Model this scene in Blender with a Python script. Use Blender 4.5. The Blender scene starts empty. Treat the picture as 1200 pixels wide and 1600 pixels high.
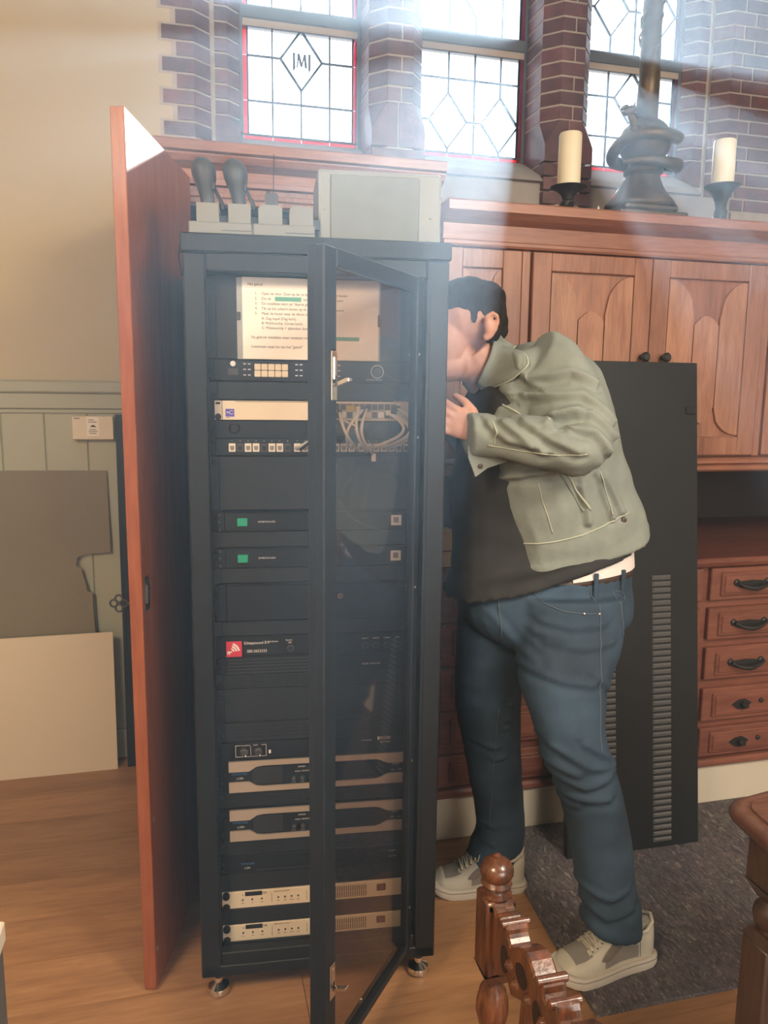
import bpy, bmesh, math, random
from mathutils import Vector, Matrix, noise
from mathutils.bvhtree import BVHTree

random.seed(7)
D = bpy.data
COL = bpy.context.scene.collection
SC = bpy.context.scene
pi = math.pi
rad = math.radians

# ---------------------------------------------------------------- camera
CAM_H = 1.45
P_, R_, Y_ = rad(8.6), rad(.63), rad(14.2)
fw = Vector((math.sin(Y_)*math.cos(P_), math.cos(Y_)*math.cos(P_), -math.sin(P_)))
r0 = Vector((math.cos(Y_), -math.sin(Y_), 0)); u0 = r0.cross(fw)
rv = r0*math.cos(R_) + u0*math.sin(R_); uv = -r0*math.sin(R_) + u0*math.cos(R_)
cam_data = D.cameras.new('camera'); cam = D.objects.new('camera', cam_data); COL.objects.link(cam)
cam.matrix_world = Matrix(((rv.x, uv.x, -fw.x, 0), (rv.y, uv.y, -fw.y, 0), (rv.z, uv.z, -fw.z, CAM_H), (0, 0, 0, 1)))
cam_data.sensor_fit = 'HORIZONTAL'; cam_data.sensor_width = 36.0; cam_data.lens = 36.0
cam_data.clip_start = .02
SC.camera = cam

# ---------------------------------------------------------------- light and exposure
SC.view_settings.view_transform = 'Standard'; SC.view_settings.look = 'None'
SC.view_settings.gamma = 1.0; SC.view_settings.exposure = 0.0
SC.view_settings.use_curve_mapping = False
w = D.worlds.new('world'); SC.world = w; w.use_nodes = True
bg = w.node_tree.nodes['Background']
bg.inputs['Color'].default_value = (.86, .93, 1.0, 1); bg.inputs['Strength'].default_value = 3.4
sun_d = D.lights.new('sun', 'SUN'); sun_d.energy = 29.0; sun_d.angle = rad(.6); sun_d.color = (1.0, .96, .91)
sun = D.objects.new('sun', sun_d); COL.objects.link(sun)
SUN_AZ, SUN_EL = rad(23.7), rad(23)          # azimuth measured from the wall normal towards the right
sdir = Vector((math.sin(SUN_AZ)*math.cos(SUN_EL), math.cos(SUN_AZ)*math.cos(SUN_EL), math.sin(SUN_EL)))
sun.rotation_euler = sdir.to_track_quat('Z', 'Y').to_euler(); sun.location = (3, 6, 6)

def area(name, loc, target, sx, sy, energy, color):
    l = D.lights.new(name, 'AREA'); l.shape = 'RECTANGLE'; l.size = sx; l.size_y = sy; l.energy = energy; l.color = color
    o = D.objects.new(name, l); COL.objects.link(o); o.location = loc
    o.rotation_euler = (Vector(loc)-Vector(target)).to_track_quat('Z', 'Y').to_euler()
    return o
area('rear_daylight_fill', (1.7, -4.6, 1.9), (.9, 0.0, .2), 3.2, 2.2, 230, (1.0, .95, .89))  # unseen area light standing in for rear windows; the wall has none
area('warm_fill_left', (-1.3, -.2, 2.6), (-.75, 1.3, .0), .7, .7, 74, (1.0, .78, .53))  # unseen warm fill, height and aim chosen to light the lower wall
area('warm_fill_right', (1.5, -.4, 2.7), (1.15, .9, .0), .7, .7, 72, (1.0, .88, .72))  # second unseen fill, added to brighten floor, mat and table
FLARE_HAZE_DENSITY = .038

cy = SC.cycles
cy.use_denoising = True
cy.max_bounces = 8; cy.diffuse_bounces = 3; cy.glossy_bounces = 4; cy.transmission_bounces = 4
cy.transparent_max_bounces = 16; cy.volume_bounces = 0
cy.sample_clamp_indirect = 6.0
cy.caustics_reflective = False; cy.caustics_refractive = False

# ---------------------------------------------------------------- materials
MATS = {}
def nodes_of(name):
    m = D.materials.new(name); m.use_nodes = True
    return m, m.node_tree.nodes, m.node_tree.links, m.node_tree.nodes['Principled BSDF']

def mat(name, color, rough=.55, metal=0, var=.12, vscale=14, bump=0, bscale=60, coat=0, rnd=0, stretch=(1, 1, 1), spec=.5):
    if name in MATS: return MATS[name]
    m, n, l, b = nodes_of(name); MATS[name] = m
    b.inputs['Roughness'].default_value = rough; b.inputs['Metallic'].default_value = metal
    b.inputs['Coat Weight'].default_value = coat; b.inputs['Coat Roughness'].default_value = .15
    b.inputs['Specular IOR Level'].default_value = spec
    tc = n.new('ShaderNodeTexCoord'); mp = n.new('ShaderNodeMapping'); mp.inputs['Scale'].default_value = stretch
    l.new(tc.outputs['Object'], mp.inputs['Vector'])
    nz = n.new('ShaderNodeTexNoise'); nz.inputs['Scale'].default_value = vscale; nz.inputs['Detail'].default_value = 4
    l.new(mp.outputs['Vector'], nz.inputs['Vector'])
    cr = n.new('ShaderNodeValToRGB')
    c = Vector(color)
    cr.color_ramp.elements[0].position = .3; cr.color_ramp.elements[1].position = .7
    cr.color_ramp.elements[0].color = (*(c*(1-var)), 1); cr.color_ramp.elements[1].color = (*(c*(1+var)), 1)
    l.new(nz.outputs['Fac'], cr.inputs['Fac'])
    out = cr.outputs['Color']
    if rnd:
        oi = n.new('ShaderNodeObjectInfo'); hs = n.new('ShaderNodeHueSaturation'); mr = n.new('ShaderNodeMapRange')
        mr.inputs['To Min'].default_value = 1-rnd; mr.inputs['To Max'].default_value = 1+rnd
        l.new(oi.outputs['Random'], mr.inputs['Value']); l.new(mr.outputs['Result'], hs.inputs['Value'])
        l.new(out, hs.inputs['Color']); out = hs.outputs['Color']
    l.new(out, b.inputs['Base Color'])
    if bump:
        nb = n.new('ShaderNodeTexNoise'); nb.inputs['Scale'].default_value = bscale; nb.inputs['Detail'].default_value = 5
        l.new(mp.outputs['Vector'], nb.inputs['Vector'])
        bp = n.new('ShaderNodeBump'); bp.inputs['Strength'].default_value = bump; bp.inputs['Distance'].default_value = .004
        l.new(nb.outputs['Fac'], bp.inputs['Height']); l.new(bp.outputs['Normal'], b.inputs['Normal'])
    return m

def wood(name, c_dark, c_light, grain='Z', scale=5.0, rough=.42, coat=.0, rnd=.0, bump=.15):
    if name in MATS: return MATS[name]
    m, n, l, b = nodes_of(name); MATS[name] = m
    b.inputs['Roughness'].default_value = rough; b.inputs['Coat Weight'].default_value = coat; b.inputs['Coat Roughness'].default_value = .18
    tc = n.new('ShaderNodeTexCoord'); mp = n.new('ShaderNodeMapping')
    s = {'X': (.12, 1, 1), 'Y': (1, .12, 1), 'Z': (1, 1, .12)}[grain]
    mp.inputs['Scale'].default_value = [v*scale for v in s]
    vec = tc.outputs['Object']
    oi = n.new('ShaderNodeObjectInfo')
    if rnd:
        ad = n.new('ShaderNodeVectorMath'); ad.operation = 'ADD'
        mu = n.new('ShaderNodeVectorMath'); mu.operation = 'SCALE'; mu.inputs['Scale'].default_value = 13.0
        cb = n.new('ShaderNodeCombineXYZ')
        for k in range(3): l.new(oi.outputs['Random'], cb.inputs[k])
        l.new(cb.outputs[0], mu.inputs[0]); l.new(mu.outputs[0], ad.inputs[0]); l.new(vec, ad.inputs[1]); vec = ad.outputs[0]
    l.new(vec, mp.inputs['Vector'])
    n1 = n.new('ShaderNodeTexNoise'); n1.inputs['Scale'].default_value = 2.2; n1.inputs['Detail'].default_value = 5; n1.inputs['Distortion'].default_value = .8
    n2 = n.new('ShaderNodeTexNoise'); n2.inputs['Scale'].default_value = 16; n2.inputs['Detail'].default_value = 6
    l.new(mp.outputs['Vector'], n1.inputs['Vector']); l.new(mp.outputs['Vector'], n2.inputs['Vector'])
    mx = n.new('ShaderNodeMath'); mx.operation = 'MULTIPLY_ADD'; mx.inputs[1].default_value = .45
    l.new(n2.outputs['Fac'], mx.inputs[0])
    m2 = n.new('ShaderNodeMath'); m2.operation = 'MULTIPLY'; m2.inputs[1].default_value = .62
    l.new(n1.outputs['Fac'], m2.inputs[0]); l.new(m2.outputs[0], mx.inputs[2])
    cr = n.new('ShaderNodeValToRGB'); cr.color_ramp.elements[0].position = .36; cr.color_ramp.elements[1].position = .70
    cr.color_ramp.elements[0].color = (*c_dark, 1); cr.color_ramp.elements[1].color = (*c_light, 1)
    l.new(mx.outputs[0], cr.inputs['Fac'])
    out = cr.outputs['Color']
    if rnd:
        hs = n.new('ShaderNodeHueSaturation'); mr = n.new('ShaderNodeMapRange')
        mr.inputs['To Min'].default_value = 1-rnd; mr.inputs['To Max'].default_value = 1+rnd
        l.new(oi.outputs['Random'], mr.inputs['Value']); l.new(mr.outputs['Result'], hs.inputs['Value'])
        l.new(out, hs.inputs['Color']); out = hs.outputs['Color']
    l.new(out, b.inputs['Base Color'])
    if bump:
        bp = n.new('ShaderNodeBump'); bp.inputs['Strength'].default_value = bump; bp.inputs['Distance'].default_value = .002
        l.new(n2.outputs['Fac'], bp.inputs['Height']); l.new(bp.outputs['Normal'], b.inputs['Normal'])
    return m

def glass(name, color, gloss=.06, rough=.02, fres=1.45):
    if name in MATS: return MATS[name]
    m, n, l, b = nodes_of(name); MATS[name] = m
    n.remove(b)
    out = n['Material Output']
    tr = n.new('ShaderNodeBsdfTransparent'); gl = n.new('ShaderNodeBsdfGlossy'); mx = n.new('ShaderNodeMixShader')
    gl.inputs['Roughness'].default_value = rough
    nz = n.new('ShaderNodeTexNoise'); nz.inputs['Scale'].default_value = 7
    tc = n.new('ShaderNodeTexCoord'); l.new(tc.outputs['Object'], nz.inputs['Vector'])
    cr = n.new('ShaderNodeValToRGB')
    cr.color_ramp.elements[0].color = (*[v*.93 for v in color], 1); cr.color_ramp.elements[1].color = (*color, 1)
    l.new(nz.outputs['Fac'], cr.inputs['Fac']); l.new(cr.outputs['Color'], tr.inputs['Color'])
    fr = n.new('ShaderNodeLayerWeight'); pw = n.new('ShaderNodeMath'); pw.operation = 'POWER'; pw.inputs[1].default_value = 5.0
    l.new(fr.outputs['Facing'], pw.inputs[0])
    mul = n.new('ShaderNodeMath'); mul.operation = 'MULTIPLY_ADD'; mul.inputs[1].default_value = .8; mul.inputs[2].default_value = gloss
    l.new(pw.outputs[0], mul.inputs[0]); mul.use_clamp = True
    l.new(mul.outputs[0], mx.inputs['Fac']); l.new(tr.outputs[0], mx.inputs[1]); l.new(gl.outputs[0], mx.inputs[2])
    l.new(mx.outputs[0], out.inputs['Surface'])
    return m

OAK_FLOOR = wood('oak_floor', (.25, .118, .05), (.42, .225, .105), 'X', 5.5, .42, .05, .13)
CAB = wood('cabinet_oak', (.185, .072, .042), (.33, .155, .095), 'Z', 7, .42, .12, .05)
CABH = wood('cabinet_oak_horizontal', (.185, .068, .040), (.33, .145, .088), 'X', 7, .42, .12, .05)
CABFOLD = wood('cabinet_fold', (.23, .095, .055), (.40, .205, .125), 'Z', 9, .42, .12, .09)
DRAW = wood('drawer_oak', (.13, .042, .028), (.235, .088, .056), 'X', 7, .38, .15, .05)
MAHO = wood('mahogany_slab', (.20, .052, .021), (.33, .105, .043), 'Z', 6, .40, .10, 0, .08)
MAHO.node_tree.nodes['Principled BSDF'].inputs['Specular IOR Level'].default_value = .18
CHAIRW = wood('carved_chair_wood', (.022, .009, .006), (.19, .062, .022), 'Z', 13, .28, .5, 0, .3)
TABLEW = wood('table_wood', (.075, .03, .02), (.16, .075, .05), 'X', 9, .35, .3, 0, .2)
TABLELEG = wood('table_leg_wood', (.045, .024, .018), (.10, .058, .042), 'Z', 9, .4, .2, 0, .2)
BRICK = mat('glazed_brick', (.125, .050, .047), .45, 0, .3, 18, .35, 70, .1, .28)
MORTAR = mat('mortar', (.42, .36, .30), .9, 0, .1, 30, .5, 120)
PLASTER = mat('cream_plaster', (.50, .425, .28), .85, 0, .035, 2.2, .05, 40)
PLAIN = mat('pale_wall', (.60, .54, .44), .9, 0, .03, 2)
GREEN = mat('sage_paint', (.37, .37, .27), .55, 0, .03, 4)
GREEN2 = mat('sage_paint_moulding', (.35, .35, .255), .5, 0, .03, 4)
STONE = mat('window_stone', (.33, .30, .27), .8, 0, .12, 9, .2, 60)
FRAME = mat('window_frame_paint', (.10, .11, .12), .55, 0, .1, 9)
FRAMEL = mat('window_frame_edge', (.42, .36, .30), .6, 0, .06, 9)
LEAD = mat('lead_came', (.045, .045, .05), .5, .6, .1, 30)
PANE = glass('clear_window_glass', (.96, .98, 1.0), .05, .05)
RED = glass('red_window_glass', (.62, .010, .045), .05, .05)
BLACK = mat('black_powder_coat', (.0105, .011, .0115), .45, 0, .1, 20, .04, 500, spec=.3)
BLACKP = mat('black_blank_panel', (.0165, .017, .0175), .5, 0, .1, 20, .04, 500, spec=.3)
BLACK2 = mat('black_device_face', (.008, .0082, .0085), .45, 0, .08, 20, spec=.3)
BLACK3 = mat('black_recess', (.004, .004, .004), .7, 0, .1, 20)
GREYD = mat('dark_grey_plastic', (.045, .046, .048), .5, 0, .1, 20)
CREAMDEV = mat('ivory_device_face', (.66, .57, .43), .45, 0, .03, 9)
IVORY = mat('ivory_plastic', (.21, .21, .185), .5, 0, .03, 9)
DOCK = mat('beige_dock_plastic', (.18, .178, .16), .5, 0, .03, 9)
SILVER = mat('champagne_metal', (.47, .40, .32), .38, .35, .06, 12)
CHROME = mat('chrome', (.78, .74, .68), .16, 1, .04, 12)
STEEL = mat('steel', (.55, .52, .48), .3, 1, .05, 12)
PAPER = mat('paper', (.80, .74, .66), .8, 0, .02, 5)
INK = mat('printed_ink', (.05, .048, .045), .8, 0, .05, 9)
INKW = mat('white_print', (.72, .70, .66), .7, 0, .03, 9)
INKG = mat('green_highlight', (.12, .36, .28), .7, 0, .03, 9)
GREENSW = mat('green_rocker', (.012, .30, .17), .3, 0, .1, 9)
LOGOBLUE = mat('violet_logo', (.10, .07, .42), .5, 0, .2, 60)
LOGORED = mat('red_logo', (.55, .03, .07), .5, 0, .04, 20)
BLUEP = mat('blue_print', (.05, .18, .42), .6, 0, .05, 9)
CABLE = mat('white_network_cable', (.62, .58, .51), .5, 0, .05, 9)
PORT = mat('port_plastic', (.66, .61, .53), .45, 0, .04, 9)
SMOKED = glass('smoked_door_glass', (.80, .74, .70), .07, .03)
TAUPE = mat('taupe_board', (.20, .165, .105), .7, 0, .06, 3, .05, 90)
WHITEB = mat('white_board', (.66, .57, .44), .5, 0, .02, 3)
CREAMB = mat('cream_plinth', (.60, .54, .43), .6, 0, .03, 4)
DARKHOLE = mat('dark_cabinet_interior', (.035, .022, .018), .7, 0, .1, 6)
IRON = mat('dark_iron', (.03, .028, .026), .5, .5, .2, 30, .2, 80)
BRONZE = mat('bronze', (.11, .08, .045), .42, .6, .25, 16, .2, 60)
WAX = mat('candle_wax', (.70, .64, .47), .5, 0, .04, 20)
FELT = None

# ---------------------------------------------------------------- mesh helpers
class MB:
    def __init__(s, o=(0, 0, 0)): s.v = []; s.f = []; s.o = Vector(o)
    def add(s, vs, fs):
        k = len(s.v); s.v += [tuple(Vector(v)-s.o) for v in vs]; s.f += [tuple(i+k for i in f) for f in fs]; return s
    def box(s, x0, x1, y0, y1, z0, z1, bev=0, seg=1):
        if bev <= 0:
            vs = [(x, y, z) for z in (z0, z1) for y in (y0, y1) for x in (x0, x1)]
            return s.add(vs, [(0, 2, 3, 1), (4, 5, 7, 6), (0, 1, 5, 4), (2, 6, 7, 3), (0, 4, 6, 2), (1, 3, 7, 5)])
        bm = bmesh.new(); bmesh.ops.create_cube(bm, size=1)
        for v in bm.verts:
            v.co = Vector(((x0+x1)/2+v.co.x*(x1-x0), (y0+y1)/2+v.co.y*(y1-y0), (z0+z1)/2+v.co.z*(z1-z0)))
        b = min(bev, abs(x1-x0)*.49, abs(y1-y0)*.49, abs(z1-z0)*.49)
        bmesh.ops.bevel(bm, geom=bm.edges[:], offset=b, segments=seg, profile=.5, affect='EDGES')
        return s.bm(bm)
    def bm(s, bm, mtx=None):
        bm.verts.index_update()
        vs = [(mtx @ v.co) if mtx else v.co.copy() for v in bm.verts]; fs = [tuple(v.index for v in f.verts) for f in bm.faces]
        bm.free(); return s.add(vs, fs)
    def prism(s, poly, a0, a1, axis='Z'):
        n = len(poly)
        def p(q, a): return {'Z': (q[0], q[1], a), 'Y': (q[0], a, q[1]), 'X': (a, q[0], q[1])}[axis]
        vs = [p(q, a0) for q in poly] + [p(q, a1) for q in poly]
        fs = [tuple(range(n))[::-1], tuple(range(n, 2*n))] + [(i, (i+1) % n, n+(i+1) % n, n+i) for i in range(n)]
        if axis == 'Y': fs = [f[::-1] for f in fs]
        return s.add(vs, fs)
    def tube(s, pts, r, n=8, cap=True):
        pts = [Vector(p) for p in pts]
        rr = r if isinstance(r, (list, tuple)) else [r]*len(pts)
        up = Vector((0, 0, 1)); vs = []; prev = None
        for i, p in enumerate(pts):
            t = (pts[min(i+1, len(pts)-1)] - pts[max(i-1, 0)]).normalized()
            if prev is None:
                a = t.cross(up if abs(t.z) < .9 else Vector((1, 0, 0))).normalized()
            else:
                a = (prev - t*prev.dot(t)).normalized()
            prev = a; b = t.cross(a)
            for k in range(n):
                c = 2*pi*k/n; vs.append(p + a*math.cos(c)*rr[i] + b*math.sin(c)*rr[i])
        fs = [(i*n+k, i*n+(k+1) % n, (i+1)*n+(k+1) % n, (i+1)*n+k) for i in range(len(pts)-1) for k in range(n)]
        if cap: fs += [tuple(range(n))[::-1], tuple((len(pts)-1)*n+k for k in range(n))]
        return s.add(vs, fs)
    def lathe(s, prof, c=(0, 0, 0), n=20, axis='Z', sq=0):
        vs = []; m = len(prof)
        for r, h in prof:
            for k in range(n):
                a = 2*pi*k/n + (pi/n if n == 4 else 0)
                q = (r*math.cos(a), r*math.sin(a))
                o = {'Z': (q[0], q[1], h), 'Y': (q[0], h, q[1]), 'X': (h, q[0], q[1])}[axis]
                vs.append((c[0]+o[0], c[1]+o[1], c[2]+o[2]))
        fs = [(i*n+k, i*n+(k+1) % n, (i+1)*n+(k+1) % n, (i+1)*n+k) for i in range(m-1) for k in range(n)]
        fs += [tuple(range(n))[::-1], tuple((m-1)*n+k for k in range(n))]
        if axis == 'Y': fs = [f[::-1] for f in fs]
        return s.add(vs, fs)
    def loft(s, rings, cap=True):
        n = len(rings[0]); vs = [v for r in rings for v in r]
        fs = [(i*n+k, i*n+(k+1) % n, (i+1)*n+(k+1) % n, (i+1)*n+k) for i in range(len(rings)-1) for k in range(n)]
        if cap: fs += [tuple(range(n))[::-1], tuple((len(rings)-1)*n+k for k in range(n))]
        return s.add(vs, fs)
    def ell(s, c, r, rot=None, n=16, m=10):
        c = Vector(c); vs = []; fs = []
        for i in range(m+1):
            t = pi*i/m
            for k in range(n):
                a = 2*pi*k/n
                v = Vector((r[0]*math.sin(t)*math.cos(a), r[1]*math.sin(t)*math.sin(a), r[2]*math.cos(t)))
                if rot: v = rot @ v
                vs.append(c+v)
        fs = [((i+1)*n+k, (i+1)*n+(k+1) % n, i*n+(k+1) % n, i*n+k) for i in range(m) for k in range(n)]
        return s.add(vs, fs)
    def mesh(s, name, mats=None, smooth=False, fix=True):
        me = D.meshes.new(name); me.from_pydata([tuple(v) for v in s.v], [], s.f); me.update()
        if fix:
            bm = bmesh.new(); bm.from_mesh(me)
            bmesh.ops.remove_doubles(bm, verts=bm.verts, dist=1e-6)
            bmesh.ops.recalc_face_normals(bm, faces=bm.faces); bm.to_mesh(me); bm.free()
        if mats: me.materials.append(mats)
        if smooth:
            me.polygons.foreach_set('use_smooth', [True]*len(me.polygons))
            if smooth != 'all':
                try: me.set_sharp_from_angle(angle=rad(38 if smooth is True else smooth))
                except Exception: pass
        return me
    def build(s, name, material, parent=None, smooth=False, **kw):
        o = D.objects.new(name, s.mesh(name, material, smooth)); COL.objects.link(o)
        if parent: o.parent = parent
        for k, v in kw.items(): o[k] = v
        return o

def link(me, name, parent=None, loc=(0, 0, 0), rot=(0, 0, 0)):
    o = D.objects.new(name, me); COL.objects.link(o); o.parent = parent; o.location = loc; o.rotation_euler = rot
    return o
def thing(name, label, cat, loc=(0, 0, 0), rotz=0, group=None):
    o = D.objects.new(name, None); COL.objects.link(o); o.location = loc; o.rotation_euler = (0, 0, rotz)
    o.empty_display_size = .05
    o['label'] = label; o['category'] = cat
    if group: o['group'] = group
    return o
def struct(name, mb, material):
    o = mb.build(name, material); o['kind'] = 'structure'; return o
def sroot(name):
    o = D.objects.new(name, None); COL.objects.link(o); o['kind'] = 'structure'; return o
def text(s, size, parent, loc, material, name='lettering', align='LEFT', rot=(pi/2, 0, 0), sx=1.0, ext=.0002):
    c = D.curves.new(name, 'FONT'); c.body = s; c.size = size; c.align_x = align; c.align_y = 'CENTER'
    c.extrude = ext; c.resolution_u = 2
    c.materials.append(material)
    o = D.objects.new(name, c); COL.objects.link(o); o.parent = parent; o.location = loc; o.rotation_euler = rot
    o.scale = (sx, 1, 1)
    return o
def clip(poly, p, nrm):
    out = []
    for i in range(len(poly)):
        a, b = poly[i], poly[(i+1) % len(poly)]
        da = (a[0]-p[0])*nrm[0]+(a[1]-p[1])*nrm[1]; db = (b[0]-p[0])*nrm[0]+(b[1]-p[1])*nrm[1]
        if da >= -1e-9: out.append(a)
        if (da > 1e-9 and db < -1e-9) or (da < -1e-9 and db > 1e-9):
            t = da/(da-db); out.append((a[0]+(b[0]-a[0])*t, a[1]+(b[1]-a[1])*t))
    return out

# ================================================================ THE ROOM
WY = 3.1                       # face of the window wall
fl = MB(); fl.box(-2.6, 3.6, -5, 3.3, -.08, -.012)
floor = struct('floor', fl, DARKHOLE)
yrow = -5.0; k = 0
rngf = random.Random(3)
while yrow < 3.1:
    wd = .178; y1 = min(yrow+wd, 3.1); x = -2.6 - rngf.uniform(0, 1.2)
    near = yrow > .2
    while x < 3.6:
        ln = rngf.uniform(1.5, 2.3) if near else 6.2
        a, b = max(x, -2.6), min(x+ln, 3.6)
        if b-a > .03:
            p = MB().box(a+.0008, b-.0008, yrow+.0008, y1-.0008, -.012, 0)
            p.build('plank', OAK_FLOOR, floor)
        x += ln
    yrow += wd
w = MB()
w.box(-2.6, -.03, WY, WY+.17, 0, 6.6)
w.box(-.03, 2.39, WY, WY+.17, 0, 2.31); w.box(-.03, 2.39, WY+.04, WY+.17, 6.2, 6.6)
w.box(2.39, 3.6, WY, WY+.17, 0, 6.6)
wall_back = struct('wall_back', w, PLASTER)
struct('wall_left', MB().box(-2.75, -2.6, -5, 3.3, 0, 6.6), PLASTER)
struct('wall_right', MB().box(3.6, 3.75, -5, 3.3, 0, 6.6), PLAIN)
struct('wall_front', MB().box(-2.75, 3.75, -5.15, -5, 0, 6.6), PLAIN)
struct('ceiling', MB().box(-2.75, 3.75, -5.15, 3.3, 6.6, 6.7), PLAIN)

# brick jambs and pillars: a mortar core each, every brick a piece of its own
CO = .0545; BH = .0455
def grow(poly, d):
    n = len(poly); out = []
    cx = sum(p[0] for p in poly)/n; cy_ = sum(p[1] for p in poly)/n
    for x, y in poly:
        out.append((x + (d if x > cx else -d), y + (d if y > cy_ else -d)))
    return out
def brick(poly, z0, parent, r):
    j = r.uniform(-.0012, .0012)
    MB().prism([(x, y-.001+j) for x, y in poly], z0, z0+BH).build('brick', BRICK, parent)
def jamb(mirror, zlow, r):
    M = (lambda x: 2.36-x) if mirror else (lambda x: x)
    core = MB()
    EX = .20 if mirror else 0
    A = [(-.03-EX, 3.27), (-.03-EX, 3.099 if mirror else 3.1), (.05, 3.099), (.11, 3.149), (.11, 3.162), (.126, 3.162), (.172, 3.162), (.220, 3.207), (.220, 3.27)]
    core.prism([(M(x), y) for x, y in A], zlow, 6.2)
    # a square stop block at the foot of the inner order
    ztop = 2.763
    for kk in range(-30, 40):
        zt = ztop-CO*kk
        if zt-BH < zlow or zt > 3.32: continue
        if kk % 2 == 0: core.box(min(M(-.075-EX), M(-.02-EX)), max(M(-.075-EX), M(-.02-EX)), 3.0985, 3.12, zt-BH-.009, zt+.009)
    jo = core.build('brick_jamb', MORTAR, wall_back)
    for kk in range(-30, 40):
        zt = ztop-CO*kk
        if zt-BH < zlow or zt > 3.32: continue
        x0 = -.062 if kk % 2 == 0 else -.012
        if mirror:      # the outer order of this jamb is a long brick deeper
            xj = x0; x0 = .0 if kk % 2 else -.055
            xe = xj-EX
            if not (zt < 2.36 and kk % 2): brick([(M(x), y) for x, y in [(xe, 3.13), (xe, 3.096), (x0-.009, 3.094), (x0-.009, 3.13)]], zt-BH, jo, r)
        brick([(M(x), y) for x, y in [(x0, 3.13), (x0, 3.096), (.049, 3.094), (.109, 3.144), (.109, 3.16), (.02, 3.16)]], zt-BH, jo, r)
        if zt-BH > 2.495 or (mirror and zt < 2.38):
            brick([(M(x), y) for x, y in [(.127, 3.2), (.127, 3.157), (.172, 3.157), (.222, 3.203), (.222, 3.25)]], zt-BH, jo, r)
    sb = MB()
    sb.prism([(M(x), y) for x, y in [(.125, 3.2), (.125, 3.154), (.220, 3.154), (.224, 3.24), (.15, 3.25)]], 2.385, 2.44)
    o = [(M(.125), 3.154), (M(.224), 3.154), (M(.224), 3.24), (M(.125), 3.2)]; t = [(M(.125), 3.157), (M(.172), 3.157), (M(.222), 3.203), (M(.222), 3.24)]
    sb.add([(x, y, 2.44) for x, y in o]+[(x, y, 2.493) for x, y in t], [(0, 1, 5, 4), (1, 2, 6, 5), (1, 6, 5), (3, 0, 4, 7), (4, 5, 6, 7)])
    sb.build('stop_block', BRICK, jo)
rb = random.Random(11)
jamb(False, 2.31, rb); jamb(True, 2.04, rb)
def pillar(xa, zlow, r):
    a = [(0, 3.26), (0, 3.06), (.06, 3.0), (.16, 3.0), (.21, 3.06), (.21, 3.26)]
    core = MB().prism([(xa+.002+x*.981, y+.003) for x, y in a], zlow, 6.2)
    po = core.build('brick_pillar', MORTAR, wall_back)
    for kk in range(-30, 40):
        zt = 2.763-CO*kk
        if zt-BH < zlow or zt > 3.32: continue
        if zt-BH > 2.53:
            full = a
            if kk % 2 == 0:
                brick([(xa+x, y) for x, y in a], zt-BH, po, r)
            else:
                brick([(xa+x, y) for x, y in [a[0], a[1], a[2], (.112, 3.0), (.112, 3.2)]], zt-BH, po, r)
                brick([(xa+x, y) for x, y in [(.12, 3.0), a[3], a[4], a[5], (.12, 3.2)]], zt-BH, po, r)
        elif zt < 2.40:
            sq = [(.0, 3.24), (0, 3.0), (.21, 3.0), (.21, 3.24)]
            if kk % 2: brick([(xa+x, y) for x, y in sq], zt-BH, po, r)
            else:
                brick([(xa+x, y) for x, y in [(0, 3.24), (0, 3.0), (.10, 3.0), (.10, 3.24)]], zt-BH, po, r)
                brick([(xa+x, y) for x, y in [(.108, 3.24), (.108, 3.0), (.21, 3.0), (.21, 3.24)]], zt-BH, po, r)
    for x0, x1, e in ((0, .101, 0), (.107, .21, 1)):    # the two chamfer stop bricks
        sb = MB().box(xa+x0, xa+x1, 2.998, 3.2, 2.389, 2.45)
        if e == 0:
            sb.add([(xa+x0, 2.998, 2.45), (xa+x1, 2.998, 2.45), (xa+x1, 3.2, 2.45), (xa+x0, 3.2, 2.45), (xa+.06, 2.998, 2.547), (xa+x1, 2.998, 2.547), (xa+x1, 3.2, 2.547), (xa+x0, 3.2, 2.547), (xa+x0, 3.06, 2.547)],
                   [(0, 1, 5, 4), (1, 2, 6, 5), (0, 4, 8), (0, 8, 7, 3), (4, 5, 6, 7, 8)])
        else:
            sb.add([(xa+x0, 2.998, 2.45), (xa+x1, 2.998, 2.45), (xa+x1, 3.2, 2.45), (xa+x0, 3.2, 2.45), (xa+x0, 2.998, 2.547), (xa+.16, 2.998, 2.547), (xa+x1, 3.06, 2.547), (xa+x1, 3.2, 2.547), (xa+x0, 3.2, 2.547)],
                   [(0, 1, 5, 4), (1, 6, 5), (1, 2, 7, 6), (0, 4, 8, 3), (4, 5, 6, 7, 8)])
        sb.build('stop_brick', BRICK, po)
pillar(.695, 2.31, rb); pillar(1.405, 2.04, rb)
for a, b in ((.222, .695), (.905, 1.405), (1.615, 2.138)):
    s = MB().prism([(3.0, 2.31), (3.04, 2.345), (3.205, 2.432), (3.27, 2.432), (3.27, 2.31)], a, b, 'X')
    s.build('window_sill', STONE, wall_back)
MB().box(.9, 2.3, 3.03, 3.1, 2.0, 2.31).build('sill_course', STONE, wall_back)

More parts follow.
